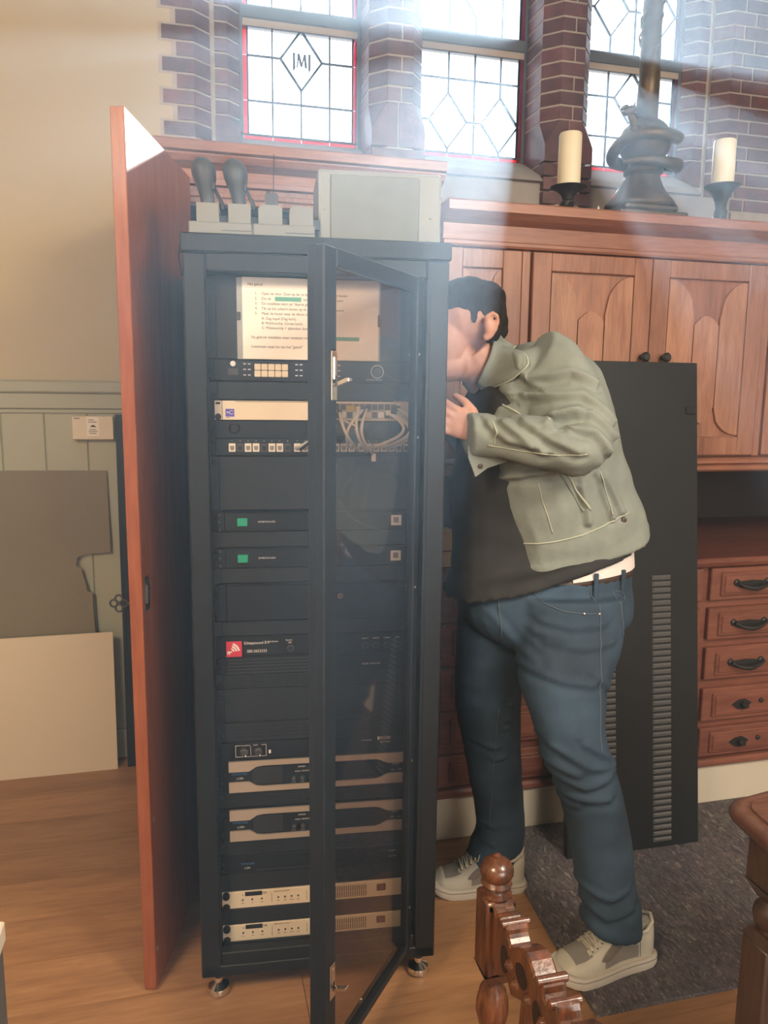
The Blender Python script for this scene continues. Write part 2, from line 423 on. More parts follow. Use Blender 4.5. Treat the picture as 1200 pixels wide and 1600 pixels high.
# ---------------------------------------------------------------- leaded windows
GY = 3.215
def window(idx, xa, xb, cols, diamonds, letter=False):
    ro = sroot('window_%d' % idx)
    f = MB()
    f.box(xa, xb, GY-.012, GY+.04, 2.868, 2.915, .004)
    f.build('crossbar', FRAME, ro)
    MB().box(xa, xb, GY-.008, GY+.03, 2.842, 2.868, .002).build('crossbar_edge', FRAMEL, ro)
    fr = MB()
    fr.box(xa-.01, xa+.012, GY-.01, GY+.04, 2.43, 6.2); fr.box(xb-.012, xb+.01, GY-.01, GY+.04, 2.43, 6.2)
    fr.box(xa, xb, GY-.006, GY+.04, 2.424, 2.434)
    fr.build('frame', FRAME, ro)
    lead = MB(); done = set()
    def seg(a, b, wdt=.0055):
        key = tuple(sorted(((round(a[0], 3), round(a[1], 3)), (round(b[0], 3), round(b[1], 3)))))
        if key in done: return
        done.add(key)
        d = Vector((b[0]-a[0], b[1]-a[1])); L = d.length
        if L < .004: return
        nrm = Vector((-d.y, d.x))/L*wdt/2
        q = [(a[0]+nrm.x, a[1]+nrm.y), (b[0]+nrm.x, b[1]+nrm.y), (b[0]-nrm.x, b[1]-nrm.y), (a[0]-nrm.x, a[1]-nrm.y)]
        lead.prism(q, GY-.005, GY+.005, 'Y')
    def pane(poly, m, nm, border=True):
        if len(poly) < 3: return
        MB().prism(poly, GY-.0015, GY+.0015, 'Y').build(nm, m, ro)
        if border:
            for i in range(len(poly)): seg(poly[i], poly[(i+1) % len(poly)])
    ia, ib = xa+.012, xb-.012
    rbw = .017
    for zs in ([2.434, 2.576, 2.739, 2.843], [2.915, 3.09, 3.25, 3.42, 3.6, 3.8, 4.0, 4.2, 4.45, 4.7, 4.95, 5.2, 5.45, 5.7, 5.95, 6.2]):
        low = zs[0] < 2.5
        zz = list(zs)
        if low:
            xs_ = [ia]+cols+[ib]
            for i in range(len(xs_)-1): pane([(xs_[i]+.001, 2.434), (xs_[i+1]-.001, 2.434), (xs_[i+1]-.001, 2.450), (xs_[i]+.001, 2.450)], RED, 'red_pane', False)
            zz[0] = 2.452
            seg((ia, 2.451), (ib, 2.451))
        for i in range(len(zz)-1):
            for xx in (ia, ib-rbw): pane([(xx, zz[i]+.001), (xx+rbw, zz[i]+.001), (xx+rbw, zz[i+1]-.001), (xx, zz[i+1]-.001)], RED, 'red_pane', False)
        seg((ia+rbw+.001, zz[0]), (ia+rbw+.001, zz[-1])); seg((ib-rbw-.001, zz[0]), (ib-rbw-.001, zz[-1]))
        xs = [ia+rbw+.001]+cols+[ib-rbw-.001]
        for i in range(len(zz)-1):
            for j in range(len(xs)-1):
                poly = [(xs[j], zz[i]), (xs[j+1], zz[i]), (xs[j+1], zz[i+1]), (xs[j], zz[i+1])]
                mx_, mz_ = (xs[j]+xs[j+1])/2, (zz[i]+zz[i+1])/2
                for (dx, dz, hw, hh) in diamonds:
                    if xs[j]-.01 <= dx <= xs[j+1]+.01 and zz[i]-.01 <= dz <= zz[i+1]+.01:
                        sx = 1 if mx_ > dx else -1; sz = 1 if mz_ > dz else -1
                        poly = clip(poly, (dx+sx*hw, dz), (sx*hh, sz*hw))
                pane(poly, PANE, 'pane')
        for (dx, dz, hw, hh) in diamonds:
            if zz[0] < dz < zz[-1]:
                q = [(dx-hw, dz), (dx, dz-hh), (dx+hw, dz), (dx, dz+hh)]
                MB().prism(q, GY-.0015, GY+.0015, 'Y').build('diamond_pane', PANE, ro)
                for i in range(4): seg(q[i], q[(i+1) % 4], .0075)
    lead.build('lead_came', LEAD, ro, kind='stuff')
    if letter:
        g = MB(); y0, y1 = GY-.003, GY-.0016
        def st(x, z, x2, z2, wd):
            g.prism([(x-wd/2, z), (x+wd/2, z), (x2+wd/2, z2), (x2-wd/2, z2)], y0, y1, 'Y')
        def J(x):
            st(x, 2.708, x, 2.765, .009); g.box(x-.007, x+.007, y0, y1, 2.763, 2.7655)
            g.prism([(x-.0045, 2.712), (x+.0045, 2.710), (x-.001, 2.700), (x-.008, 2.696), (x-.008, 2.6985), (x-.003, 2.703)], y0, y1, 'Y')
        J(.431); J(.492)
        st(.444, 2.716, .449, 2.762, .0055); st(.449, 2.762, .461, 2.718, .0095); st(.461, 2.718, .473, 2.762, .0055); st(.473, 2.762, .478, 2.716, .009)
        for xx, zz2 in ((.444, 2.715), (.478, 2.715), (.448, 2.7625), (.474, 2.7625)): g.box(xx-.006, xx+.006, y0, y1, zz2-.001, zz2+.001)
        g.build('lettering', INK, ro)
window(1, .222, .695, [.347, .459, .572], [(.460, 2.739, .081, .109)], True)
window(2, .905, 1.405, [1.066, 1.180, 1.294], [(1.066, 2.576, .082, .108), (1.294, 2.576, .082, .108), (1.18, 3.09, .082, .108)])
window(3, 1.615, 2.138, [1.79, 1.905, 2.015], [(1.905, 2.739, .082, .109), (1.79, 3.09, .082, .108), (2.015, 3.09, .082, .108)])

# ---------------------------------------------------------------- sage wainscot on the left of the wall
tr = sroot('trim_1')
x = -2.6; i = 0
while x < -.07:
    x1 = min(x+.1485, -.07)
    if x1-x > .02: MB().box(x+.0015, x1-.0015, WY-.018, WY, .0, 1.385, .003).build('board', GREEN, tr)
    x += .1485
MB().box(-2.6, -.07, WY-.012, WY, 0, 1.385).build('backing_board', GREEN2, tr)
MB().box(-2.6, -.07, WY-.026, WY, 1.372, 1.390, .004).build('lower_bead', GREEN2, tr)
MB().box(-2.6, -.07, WY-.034, WY, 1.390, 1.447, .003).build('frieze', GREEN2, tr)
MB().prism([(WY, 1.447), (WY-.040, 1.447), (WY-.046, 1.453), (WY-.046, 1.486), (WY-.040, 1.492), (WY, 1.494)], -2.6, -.07, 'X').build('cap_rail', GREEN2, tr)
b = MB().box(-2.6, -.07, WY-.032, WY, 0, .12, .005).build('baseboard_back', GREEN2); b['kind'] = 'structure'

# ================================================================ BUILT-IN CUPBOARDS
# tall cupboard (its door stands open on the left, the rack has been rolled out of it)
t = thing('tall_cupboard', 'tall reddish oak built-in cupboard with heavy cornice and dark open inside, behind the black rack', 'cupboard', (.33, 2.3, 0))
o = (.33, 2.3, 0)
m = MB(o); m.box(-.055, .002, 2.30, 2.34, 0, 2.022, .003); m.box(.655, .735, 2.30, 2.34, 0, 2.022, .003); m.box(.002, .655, 2.30, 2.34, 1.975, 2.022, .003)
m.build('face_frame', CAB, t)
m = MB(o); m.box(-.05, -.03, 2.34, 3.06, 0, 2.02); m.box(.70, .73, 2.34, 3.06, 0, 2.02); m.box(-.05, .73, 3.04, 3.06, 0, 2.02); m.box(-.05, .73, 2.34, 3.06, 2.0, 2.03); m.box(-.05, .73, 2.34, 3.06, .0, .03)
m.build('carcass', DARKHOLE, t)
m = MB(o)
m.prism([(2.31, 2.02), (2.285, 2.022), (2.283, 2.034), (2.293, 2.038), (2.293, 2.062), (2.262, 2.075), (2.252, 2.09), (2.252, 2.094), (2.238, 2.097), (2.238, 2.12), (2.243, 2.125), (3.08, 2.125), (3.08, 2.02)], -.075, .745, 'X')
m.build('cornice', CABH, t)
m = MB(o); m.box(-.004, .66, 2.292, 2.30, 1.99, 2.006, .003); m.box(-.006, .002, 2.292, 2.30, 0, 2.0, .003); m.build('inner_bead', CAB, t)

# wall cupboard on the right: three doors in view plus the ones that continue
t = thing('wall_cupboard', 'long reddish oak wall cupboard with panelled doors, topped by a ledge with candles', 'cupboard', (1.7, 2.27, 1.21))
o = (1.7, 2.27, 1.21)
XR = 3.58
m = MB(o); m.box(.746, XR, 2.285, 3.02, 1.235, 1.9); m.box(.746, XR, 2.285, 3.02, 1.9, 1.985); m.build('carcass', CAB, t)
m = MB(o)
m.prism([(2.29, 1.895), (2.262, 1.897), (2.258, 1.903), (2.258, 1.912), (2.268, 1.917), (2.268, 1.962), (2.240, 1.975), (2.225, 1.985), (2.215, 1.99), (2.215, 2.015), (2.22, 2.02), (3.03, 2.02), (3.03, 1.895)], .746, XR, 'X')
m.build('ledge', CABH, t)
m = MB(o); m.prism([(3.0, 1.208), (2.25, 1.208), (2.243, 1.214), (2.243, 1.226), (2.25, 1.231), (2.237, 1.237), (2.237, 1.247), (2.25, 1.254), (2.285, 1.257), (3.0, 1.257)], .746, XR, 'X')
m.build('bottom_moulding', CABH, t)
for xx in (1.0, 1.882, 2.76): MB(o).box(xx+.002, xx+.033, 2.270, 2.29, 1.257, 1.895, .004).build('post', CAB, t)
def cup_door(x0, x1, knob_side):
    d = MB(o)
    z0, z1 = 1.262, 1.892; st = .062
    d.box(x0, x0+st, 2.262, 2.285, z0, z1, .0025); d.box(x1-st, x1, 2.262, 2.285, z0, z1, .0025)
    d.box(x0+st, x1-st, 2.263, 2.284, z1-.055, z1, .0025); d.box(x0+st, x1-st, 2.263, 2.284, z0, z0+.062, .0025)
    do = d.build('door', CAB, t)
    a, b = x0+st, x1-st; za, zb = z0+.062, z1-.055
    MB(o).box(a-.002, b+.002, 2.276, 2.284, za-.002, zb+.002).build('panel', CAB, do)
    W = b-a; q = W*.34
    def fold(xl, xr, zt_l, zt_r, zb_l, zb_r, arch_t, arch_b):
        pts = []
        n = 8
        for i2 in range(n+1):
            f = i2/n; x_ = xl+(xr-xl)*f
            pts.append((x_, arch_b(f)))
        for i2 in range(n+1):
            f = 1-i2/n; x_ = xl+(xr-xl)*f
            pts.append((x_, arch_t(f)))
        MB(o).prism(pts, 2.2655, 2.278, 'Y').build('fold', CABFOLD, do)
    H = zb-za
    s = lambda f: math.sqrt(max(0, 1-f*f))
    fold(a+.003, a+q-.002, 0, 0, 0, 0, lambda f: zb-.004-.16*(1-s(f))*.75, lambda f: za+.006+.12*(1-s(f))*.75)
    fold(a+q+.002, b-q-.002, 0, 0, 0, 0, lambda f: zb-.115-.03*(1-math.sin(pi*f)), lambda f: za+.045+.055*(1-math.sin(pi*f)))
    fold(b-q+.002, b-.003, 0, 0, 0, 0, lambda f: zb-.004-.16*(1-s(1-f))*.75, lambda f: za+.006+.12*(1-s(1-f))*.75)
    kx = x1-.024 if knob_side > 0 else x0+.05
    MB(o).lathe([(.009, 2.263), (.006, 2.256), (.006, 2.247), (.015, 2.242), (.016, 2.234), (.010, 2.227)], (kx, 0, 1.583), 12, 'Y').build('knob', IRON, do, True)
for a, b, s in ((.59+.156, 1.0, -1), (1.038, 1.452, 1), (1.455, 1.880, -1), (1.918, 2.335, 1), (2.338, 2.757, -1)): cup_door(a, b, s)

# drawer unit below with counter
t = thing('drawer_cabinet', 'low reddish oak cabinet of five drawer rows under a counter, on a cream plinth', 'cabinet', (1.7, 2.22, 0))
o = (1.7, 2.22, 0)
MB(o).box(.746, XR, 2.235, 3.02, .15, .88).build('carcass', DRAW, t)
m = MB(o); m.prism([(2.23, .882), (2.208, .884), (2.2, .89), (2.195, .902), (2.195, .912), (2.2, .917), (3.05, .917), (3.05, .882)], .746, XR, 'X'); m.build('counter_top', DRAW, t)
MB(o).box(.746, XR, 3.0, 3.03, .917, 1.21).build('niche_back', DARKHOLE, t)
MB(o).box(.735, XR, 2.225, 2.9, 0, .157, .003).build('plinth', CREAMB, t)
m = MB(o); m.prism([(2.24, .150), (2.212, .153), (2.207, .160), (2.207, .172), (2.215, .18), (2.24, .182)], .746, XR, 'X'); m.build('base_moulding', DRAW, t)
rowz = [(.760, .882), (.618, .740), (.474, .597), (.320, .447), (.186, .300)]
for cx0, cx1 in ((.75, 1.690), (1.722, 2.66), (2.69, 3.56)):
    for ri, (z0, z1) in enumerate(rowz):
        d = MB(o); d.box(cx0, cx1, 2.216, 2.24, z0+.004, z1-.003, .003)
        do = d.build('drawer', DRAW, t)
        e = MB(o)
        x0, x1, a, b = cx0+.038, cx1-.038, z0+.019, z1-.019
        e.box(x0, x1, 2.209, 2.217, a, b, .004); e.box(x0+.010, x1-.010, 2.205, 2.210, a+.010, b-.010, .003)
        e.build('raised_panel', DRAW, do)
        zc = (z0+z1)/2
        for hx in (cx0+.155, cx1-.155):
            h = MB(o)
            if ri < 3:
                for s in (-1, 1):
                    h.lathe([(.013, 2.206), (.012, 2.200), (.006, 2.196), (.006, 2.186)], (hx+s*.062, 0, zc+.006), 10, 'Y')
                    h.tube([(hx+s*.062, 2.19, zc+.006), (hx+s*.045, 2.186, zc-.004), (hx+s*.02, 2.183, zc-.010), (hx, 2.182, zc-.012)], [.004, .006, .008, .009], 8)
                h.prism([(hx-.075, zc+.008), (hx-.05, zc-.012), (hx, zc-.022), (hx+.05, zc-.012), (hx+.075, zc+.008), (hx+.04, zc+.010), (hx, zc+.013), (hx-.04, zc+.010)], 2.201, 2.206, 'Y')
                h.build('bail_handle', IRON, do, True)
            else:
                h.prism([(hx-.042, zc), (hx-.02, zc-.016), (hx, zc-.02), (hx+.022, zc-.012), (hx+.036, zc+.004), (hx+.01, zc+.018), (hx-.018, zc+.014)], 2.200, 2.206, 'Y')
                h.lathe([(.011, 2.202), (.008, 2.192), (.013, 2.186), (.009, 2.178)], (hx, 0, zc), 10, 'Y')
                h.build('escutcheon', IRON, do, True)
                if ri == 3 or True:
                    MB(o).lathe([(.009, 2.206), (.008, 2.2), (.004, 2.198)], (hx+.078, 0, zc+.006), 10, 'Y').build('keyhole_plate', IRON, do, True)

# the open cupboard door, hinged on the far side, standing at right angles to the wall
ang = math.atan2(2.3-1.776, -.004+.143)
t = thing('open_cupboard_door', 'tall mahogany slab door standing open beside the rack with a metal lock', 'door', (-.143, 1.776, 0), ang-pi/2)
L = math.hypot(2.275-1.776, .133)
MB().box(0, .030, 0, L, .004, 2.034, .0015).build('slab', MAHO, t)
MB().box(.030, .0325, .014, .042, .955, 1.035, .001).build('lock_plate', STEEL, t)
MB().box(.0325, .037, .020, .036, .972, 1.018, .002).build('lock_bolt', STEEL, t)
for yy, zz, r_ in ((.022, .44, .005), (.016, .105, .006), (.03, .03, .003)):
    MB().lathe([(r_, .0295), (r_, .0312), (r_*.6, .0318)], (0, yy, zz), 12, 'X').build('screw_cover', IVORY, t, True)
k = thing('ornate_key', 'small iron key with a pierced trefoil bow sticking out of the mahogany door', 'key', (-.135, 1.80, .972), ang-pi/2)
def torus_pts(cx, cz, r, n=14): return [(cx+r*math.cos(2*pi*i/n), 0, cz+r*math.sin(2*pi*i/n)) for i in range(n+1)]
m = MB()
for cx, cz in ((-.046, 0), (-.034, .011), (-.034, -.011), (-.022, 0)):
    m.tube(torus_pts(cx, cz, .0085), .0024, 6, False)
m.build('bow', IRON, k, 'all')
MB().tube([(-.014, 0, 0), (.006, 0, 0)], .004, 8).build('shank', IRON, k, True)

# ================================================================ THE EQUIPMENT RACK
RA = rad(-5.6); RO = Vector((-.006, 1.696, 0))
RM = Matrix.Translation(RO) @ Matrix.Rotation(RA, 4, 'Z')
rack = thing('equipment_rack', 'tall black steel equipment rack on four screw feet with its glass door swung open', 'rack', RO, RA)
W_, DP = .565, .49
m = MB()
for x0, x1 in ((0, .047), (.514, W_)):
    m.box(x0, x1, 0, .03, .07, 1.74, .004); m.box(x0, x1, DP-.03, DP, .07, 1.74, .004)
m.box(.047, .514, .002, .028, 1.703, 1.74, .002); m.box(.047, .514, .002, .028, .07, .132, .002)
m.box(.514, .524, -.004, .03, .12, 1.70, .002)
m.box(.047, .514, .028, .05, .10, .118, .002)
m.box(0, W_, 0, DP, .07, .10, .003)
m.build('frame', BLACK, rack)
m = MB(); m.box(-.004, W_+.004, -.004, DP+.004, 1.740, 1.778, .003); m.build('top_cap', BLACK, rack)
slots = MB()
for i in range(38):
    x0 = .058+i*.01205
    slots.box(x0, x0+.0055, -.0048, -.0035, 1.748, 1.770)
slots.build('vent_slot', BLACK3, rack, kind='stuff')
MB().box(0, .004, .03, DP-.03, .1, 1.74).build('side_panel', BLACK, rack)
MB().box(.01, W_-.01, DP-.012, DP-.004, .1, 1.74).build('rear_panel', BLACK, rack)
for x0, x1 in ((.040, .062), (.498, .514)):
    m = MB(); m.box(x0, x1, .056, .060, .105, 1.70); m.box(x0 if x0 < .2 else x1-.003, (x0+.003) if x0 < .2 else x1, .03, .2, .105, 1.70); m.build('mounting_rail', BLACK, rack)
holes = MB()
for i in range(56):
    z = .125+i*.028
    for xx in (.0485, .5045): holes.box(xx-.003, xx+.003, .0548, .0562, z, z+.006)
holes.build('rail_hole', BLACK3, rack, kind='stuff')
for fx, fy in ((.036, .04), (.533, .04), (.036, DP-.05), (.533, DP-.05)):
    m = MB(); m.lathe([(.006, .074), (.006, .045), (.011, .044), (.011, .034), (.006, .033), (.012, .028), (.025, .020), (.027, .014), (.027, .006), (.021, .001)], (fx, fy, 0), 18)
    m.build('levelling_foot', CHROME, rack, True)
# glass door
da = rad(-124.3)
dr = D.objects.new('door', None)
DLN = .418
m = MB()
T = .020
m.box(DLN-.045, DLN, -T, 0, .098, 1.703, .003); m.box(-.012, .018, -T, 0, .098, 1.703, .003)
m.box(.018, DLN-.045, -T, 0, 1.671, 1.703, .002); m.box(.018, DLN-.045, -T, 0, .098, .118, .002)
m.box(DLN-.006, DLN, -.034, -.016, .098, 1.703, .002); m.box(-.012, DLN, -.034, -.016, 1.697, 1.703, .001); m.box(-.012, DLN, -.034, -.016, .098, .104, .001)
dr = m.build('door', BLACK, rack); dr.location = (.503, -.002, 0); dr.rotation_euler = (0, 0, da)
MB().box(.016, DLN-.043, -.013, -.009, .116, 1.673).build('glass_pane', SMOKED, dr)
def latch(z0, z1, x0, x1):
    h = MB(); h.box(x0, x1, 0, .004, z0, z1, .0015, 2); h.build('latch_plate', CHROME, dr)
    h = MB(); xm = (x0+x1)/2; H = z1-z0
    h.box(xm-.0045, xm+.0045, .0035, .006, z0+H*.42, z1-H*.12, .001)
    h.prism([(.004, z0+H*.34), (.030, z0+H*.46), (.034, z0+H*.44), (.032, z0+H*.39), (.006, z0+H*.27)], xm-.005, xm+.005, 'X')
    h.box(xm-.010, xm+.004, .029, .034, z0+H*.38, z0+H*.46, .001)
    h.build('latch_lever', CHROME, dr)
    MB().box(xm-.003, xm+.003, .0036, .0064, z0+H*.3, z0+H*.5).build('keyhole_slot', BLACK3, dr)
latch(1.441, 1.527, .378, .398); latch(.268, .343, .382, .402)
pins = MB()
for z in (.22, .60, 1.02, 1.36, 1.54): pins.lathe([(.003, .002), (.0028, .0035), (.001, .0045)], (.012, 0, z), 8, 'Y')
for q in (.22, .30): pins.lathe([(.004, .112), (.004, .124), (.002, .126)], (q, -.022, 0), 8)
pins.build('rivet', STEEL, dr, True)

def blank(z0, z1, nm='blank_panel', vents=0, rows=4, right=True):
    o = MB().box(.062, .498, .050, .054, z0, z1, .001).build(nm, BLACKP, rack)
    MB().box(.044, .064, .0515, .0555, z0, z1, .001).build('panel_ear', BLACKP, rack)
    if vents:
        v = MB(); hh = (z1-z0)/(rows+1.4)
        for c in range(10):
            if right or c < 5:
                for r in range(rows):
                    x0 = .082+c*.0402; zc = z0+(r+1.2)*hh
                    v.box(x0, x0+.031, .0492, .0502, zc-hh*.19, zc+hh*.19)
        v.build('vent_slot', BLACK3, o, kind='stuff')
    return o
blank(1.526, 1.702)
blank(1.439, 1.477); blank(1.192, 1.313); blank(1.107, 1.143); blank(1.024, 1.059)
blank(.899, .934); blank(.689, .770); blank(.641, .687, 'vented_panel', 1); blank(.476, .514, 'vented_panel', 1, 4)
blank(.352, .389, 'vented_panel', 1, 4); blank(.258, .300, 'blank_panel'); blank(.168, .210); blank(.10, .122)
blank(.772, .806, 'vented_panel', 1, 4)
sc_ = MB()
zs = [1.500, 1.484, 1.446, 1.37, 1.345, 1.322, 1.300, 1.18, 1.152, 1.098, 1.070, 1.012, .996, .95, .94, .888, .860, .84, .815, .78, .75, .70, .668, .650, .62, .61, .58, .535, .50, .485, .455, .405, .38, .36, .33, .31]
for z in zs: sc_.lathe([(.0062, .0515), (.0062, .049), (.004, .0475)], (.053, 0, z), 10, 'Y')
sc_.build('rack_screw', BLACK2, rack, True, kind='stuff')
sc_ = MB()
for z in zs[::2]: sc_.lathe([(.0045, .0555), (.0045, .053), (.003, .052)], (.506, 0, z), 10, 'Y')
sc_.build('rail_screw', STEEL, rack, True, kind='stuff')

def dev(name, label, cat, z0, z1, face, x0=.0555, x1=.503, depth=.30, group=None):
    p = RM @ Vector((x0, .05, z0)); t = thing(name, label, cat, p, RA, group)
    t['w'] = x1-x0
    MB().box(0, x1-x0, -.002, .004, 0, z1-z0, .0008).build('front_panel', face, t)
    MB().box(.012, x1-x0-.012, .004, depth, .001, z1-z0-.001).build('chassis', BLACK2, t)
    return t
class L2:      # a small builder in rack coordinates for what sits on a device's face (y is measured out from the face)
    def __init__(s, t, z0, x0=.0555): s.t = t; s.m = MB(); s.z = z0; s.x = x0
    def bx(s, xa, xb, za, zb, out=.002, bev=0): s.m.box(xa-s.x, xb-s.x, -.002-out, -.001, za-s.z, zb-s.z, bev); return s
    def knob(s, x, z, r, out=.006, n=12): s.m.lathe([(r, -.001), (r, -.002-out*.8), (r*.8, -.002-out)], (x-s.x, 0, z-s.z), n, 'Y'); return s
    def done(s, nm, ma, smooth=False, **k): return s.m.build(nm, ma, s.t, smooth, **k)
def tx(t, z0, s, x, z, size, ma, sx=1.0, align='LEFT', x0=.0555, out=.0004):
    return text(s, size, t, (x-x0, -.002-out, z-z0), ma, 'print', align, sx=sx)

# instruction sheet in a clear sleeve
p = RM @ Vector((.119, .0485, 1.527)); sh = thing('instruction_sheet', 'printed white instruction sheet clipped inside the top of the rack', 'paper', p, RA)
MB().box(-.012, .302, -.0002, .0012, -.001, .172).build('sleeve', mat('sleeve_grey', (.30, .30, .29), .4), sh)
MB().box(0, .298, -.0012, -.0002, 0, .173).build('page', PAPER, sh)
rows = [(.012, .158, 'Het geluid', .0083), (.027, .139, '1.', .0083), (.041, .139, 'Open de deur. Duw op de 1e knop van de versterker boven', .0083), (.027, .1285, '2.', .0083), (.041, .1285, 'Zet de', .0083),
        (.131, .1285, 'van de installatie aan (groen)', .0083), (.027, .118, '3.', .0083), (.041, .118, 'De installatie start op "daarna gereed voor gebruik"', .0083), (.027, .1075, '4.', .0083), (.041, .1075, 'Tik op het scherm boven op de rand van het onderpaneel', .0083),
        (.027, .097, '5.', .0083), (.041, .097, 'Maak de keuze waar de dienst is:', .0083), (.041, .0865, 'A: Dag kapel (Dag kerk)', .0083), (.041, .0765, 'B: Middenschip (Grote kerk)', .0083), (.041, .0665, 'C: Middenschip + zijbeuken (kerk en beide zijden)', .0083),
        (.018, .0465, 'Na gebruik installatie weer uitzetten met de', .0083), (.018, .0265, 'Livestream staat los van het "geluid"', .0083)]
for x, z, s, size in rows: text(s, size, sh, (x, -.0014, z), INK, 'print', sx=.92)
m = MB(); m.box(.070, .127, -.0016, -.0012, .124, .133); m.box(.170, .255, -.0016, -.0012, .042, .0505); m.build('highlight', INKG, sh)
m = MB(); m.box(-.014, -.004, -.004, .0, .082, .099, .001); m.box(.296, .304, -.004, .0, .074, .10, .001); m.build('clip', GREYD, sh)

# video switcher
z0 = 1.479; t = dev('video_switcher', 'slim black video switcher with two rows of white square buttons under the instruction sheet', 'switcher', z0, 1.524, BLACK2)
a = L2(t, z0); a.bx(.086, .108, 1.492, 1.506, .001); a.done('finger_pad', GREYD)
for i in range(5):
    for j in range(2):
        L2(t, z0).bx(.143+i*.0149, .143+i*.0149+.0138, 1.488+j*.0148, 1.488+j*.0148+.0138, .003, .0012).done('button', CREAMDEV)
a = L2(t, z0); a.knob(.097, 1.516, .006, .003)
a.done('indicator', INKW, True)
a = L2(t, z0)
for xx in (.119, .129, .232, .242, .315, .326):
    for zz in (1.491, 1.503, 1.515): a.bx(xx, xx+.006, zz, zz+.002, .0004)
a.done('small_key', INKW, kind='stuff')
m = MB(); m.tube([(.415-.0555+.014*math.cos(2*pi*i/20), -.0026, 1.503-z0+.014*math.sin(2*pi*i/20)) for i in range(21)], .0009, 6, False)
m.build('dial_ring', INKW, t)
m = MB(); m.lathe([(.012, -.001), (.011, -.008), (.009, -.010)], (.415-.0555, 0, 1.503-z0), 18, 'Y'); m.build('dial', GREYD, t, True)
m = MB(); m.lathe([(.012, -.001), (.011, -.008), (.009, -.010)], (.275-.0555, 0, 1.503-z0), 18, 'Y'); m.build('dial', INKW, t, True)
tx(t, z0, 'PROGRAM  SOURCE', .39, 1.485, .004, INKW)

# ivory network unit
z0 = 1.394; t = dev('network_switch', 'ivory one-unit network box with a violet square logo, white cables plugged into it', 'network switch', z0, 1.436, CREAMDEV, depth=.2)
a = L2(t, z0, ); a.bx(.079, .098, 1.401, 1.418, .0005); a.done('logo_plate', LOGOBLUE)
m = MB(); n = 9
for k2, zc in enumerate((1.4125, 1.4085)): m.tube([(.0815-.0555+.014*i/n, -.0028, zc-z0+.0022*math.sin(2*pi*i/n)*(1 if k2 else -1)) for i in range(n+1)], .0006, 5)
m.build('logo_wave', INKW, t)
a = L2(t, z0); a.bx(.0715, .0725, 1.394, 1.436, .0003); a.bx(.10, .29, 1.4335, 1.4345, .0003); a.bx(.081, .088, 1.3985, 1.3995, .0004)
for xx in (.063,):
    a.bx(xx-.005, xx+.005, 1.428, 1.4325, .0006)
a.done('seam', BLACK3)
L2(t, z0).knob(.063, 1.401, .007, .004).done('thumb_screw', BLACK2, True)
a = L2(t, z0); a.bx(.300, .462, 1.3975, 1.4325, .0006); a.done('port_field', mat('port_field_grey', (.36, .34, .31), .5))
r = random.Random(5)
for i in range(11):
    x = .304+i*.0143
    a = L2(t, z0); a.bx(x, x+.012, 1.418, 1.431, .0014); a.done('port', GREYD if i % 3 else DARKHOLE)
    a = L2(t, z0); a.bx(x, x+.012, 1.400, 1.413, .0014); a.done('port', GREYD if i % 2 else PORT)
a = L2(t, z0); a.bx(.345, .365, 1.415, 1.428, .003); a.done('gold_plug', mat('gold_plug', (.42, .33, .10), .4, .5))
a = L2(t, z0); a.bx(.447, .459, 1.400, 1.430, .003); a.done('dark_module', GREYD)

# recessed cable shelf
z0 = 1.354; t = dev('cable_shelf', 'recessed black cable shelf between the ivory unit and the patch panel', 'shelf', z0, 1.392, BLACK2)
a = L2(t, z0); a.bx(.110, .30, 1.364, 1.386, .0006); a.done('dark_window', BLACK3)
m = MB(); m.lathe([(.012, -.001), (.012, -.010), (.009, -.016)], (.098-.0555, 0, 1.376-z0), 14, 'Y'); m.build('cable_guide', BLACK3, t, True)

# patch panel with keystone sockets
z0 = 1.315; t = dev('patch_panel', 'black patch panel with a row of small white network sockets', 'patch panel', z0, 1.353, BLACK2)
PX = []
for i in range(24):
    x = .0845+i*.01745+(.004 if i >= 8 else 0)+(.004 if i >= 16 else 0)
    PX.append(x+.0075)
    w_ = L2(t, z0); w_.bx(x, x+.0150, 1.3235, 1.3425, .002, .0008)
    so = w_.done('socket', GREYD if i in (1, 4, 7, 10) else PORT)
    a = L2(t, z0); a.m.prism([(x+.003-.0555, 1.337-z0), (x+.012-.0555, 1.337-z0), (x+.012-.0555, 1.330-z0), (x+.0095-.0555, 1.327-z0), (x+.0055-.0555, 1.327-z0), (x+.003-.0555, 1.330-z0)], -.0047, -.0035, 'Y')
    o2 = a.done('socket_hole', BLACK3 if i in (1, 4, 7, 10) else mat('socket_shadow', (.20, .18, .16), .6)); o2.parent = so
for i in range(0, 24): tx(t, z0, str(i+1), PX[i], 1.3475, .004, INKW, align='CENTER')

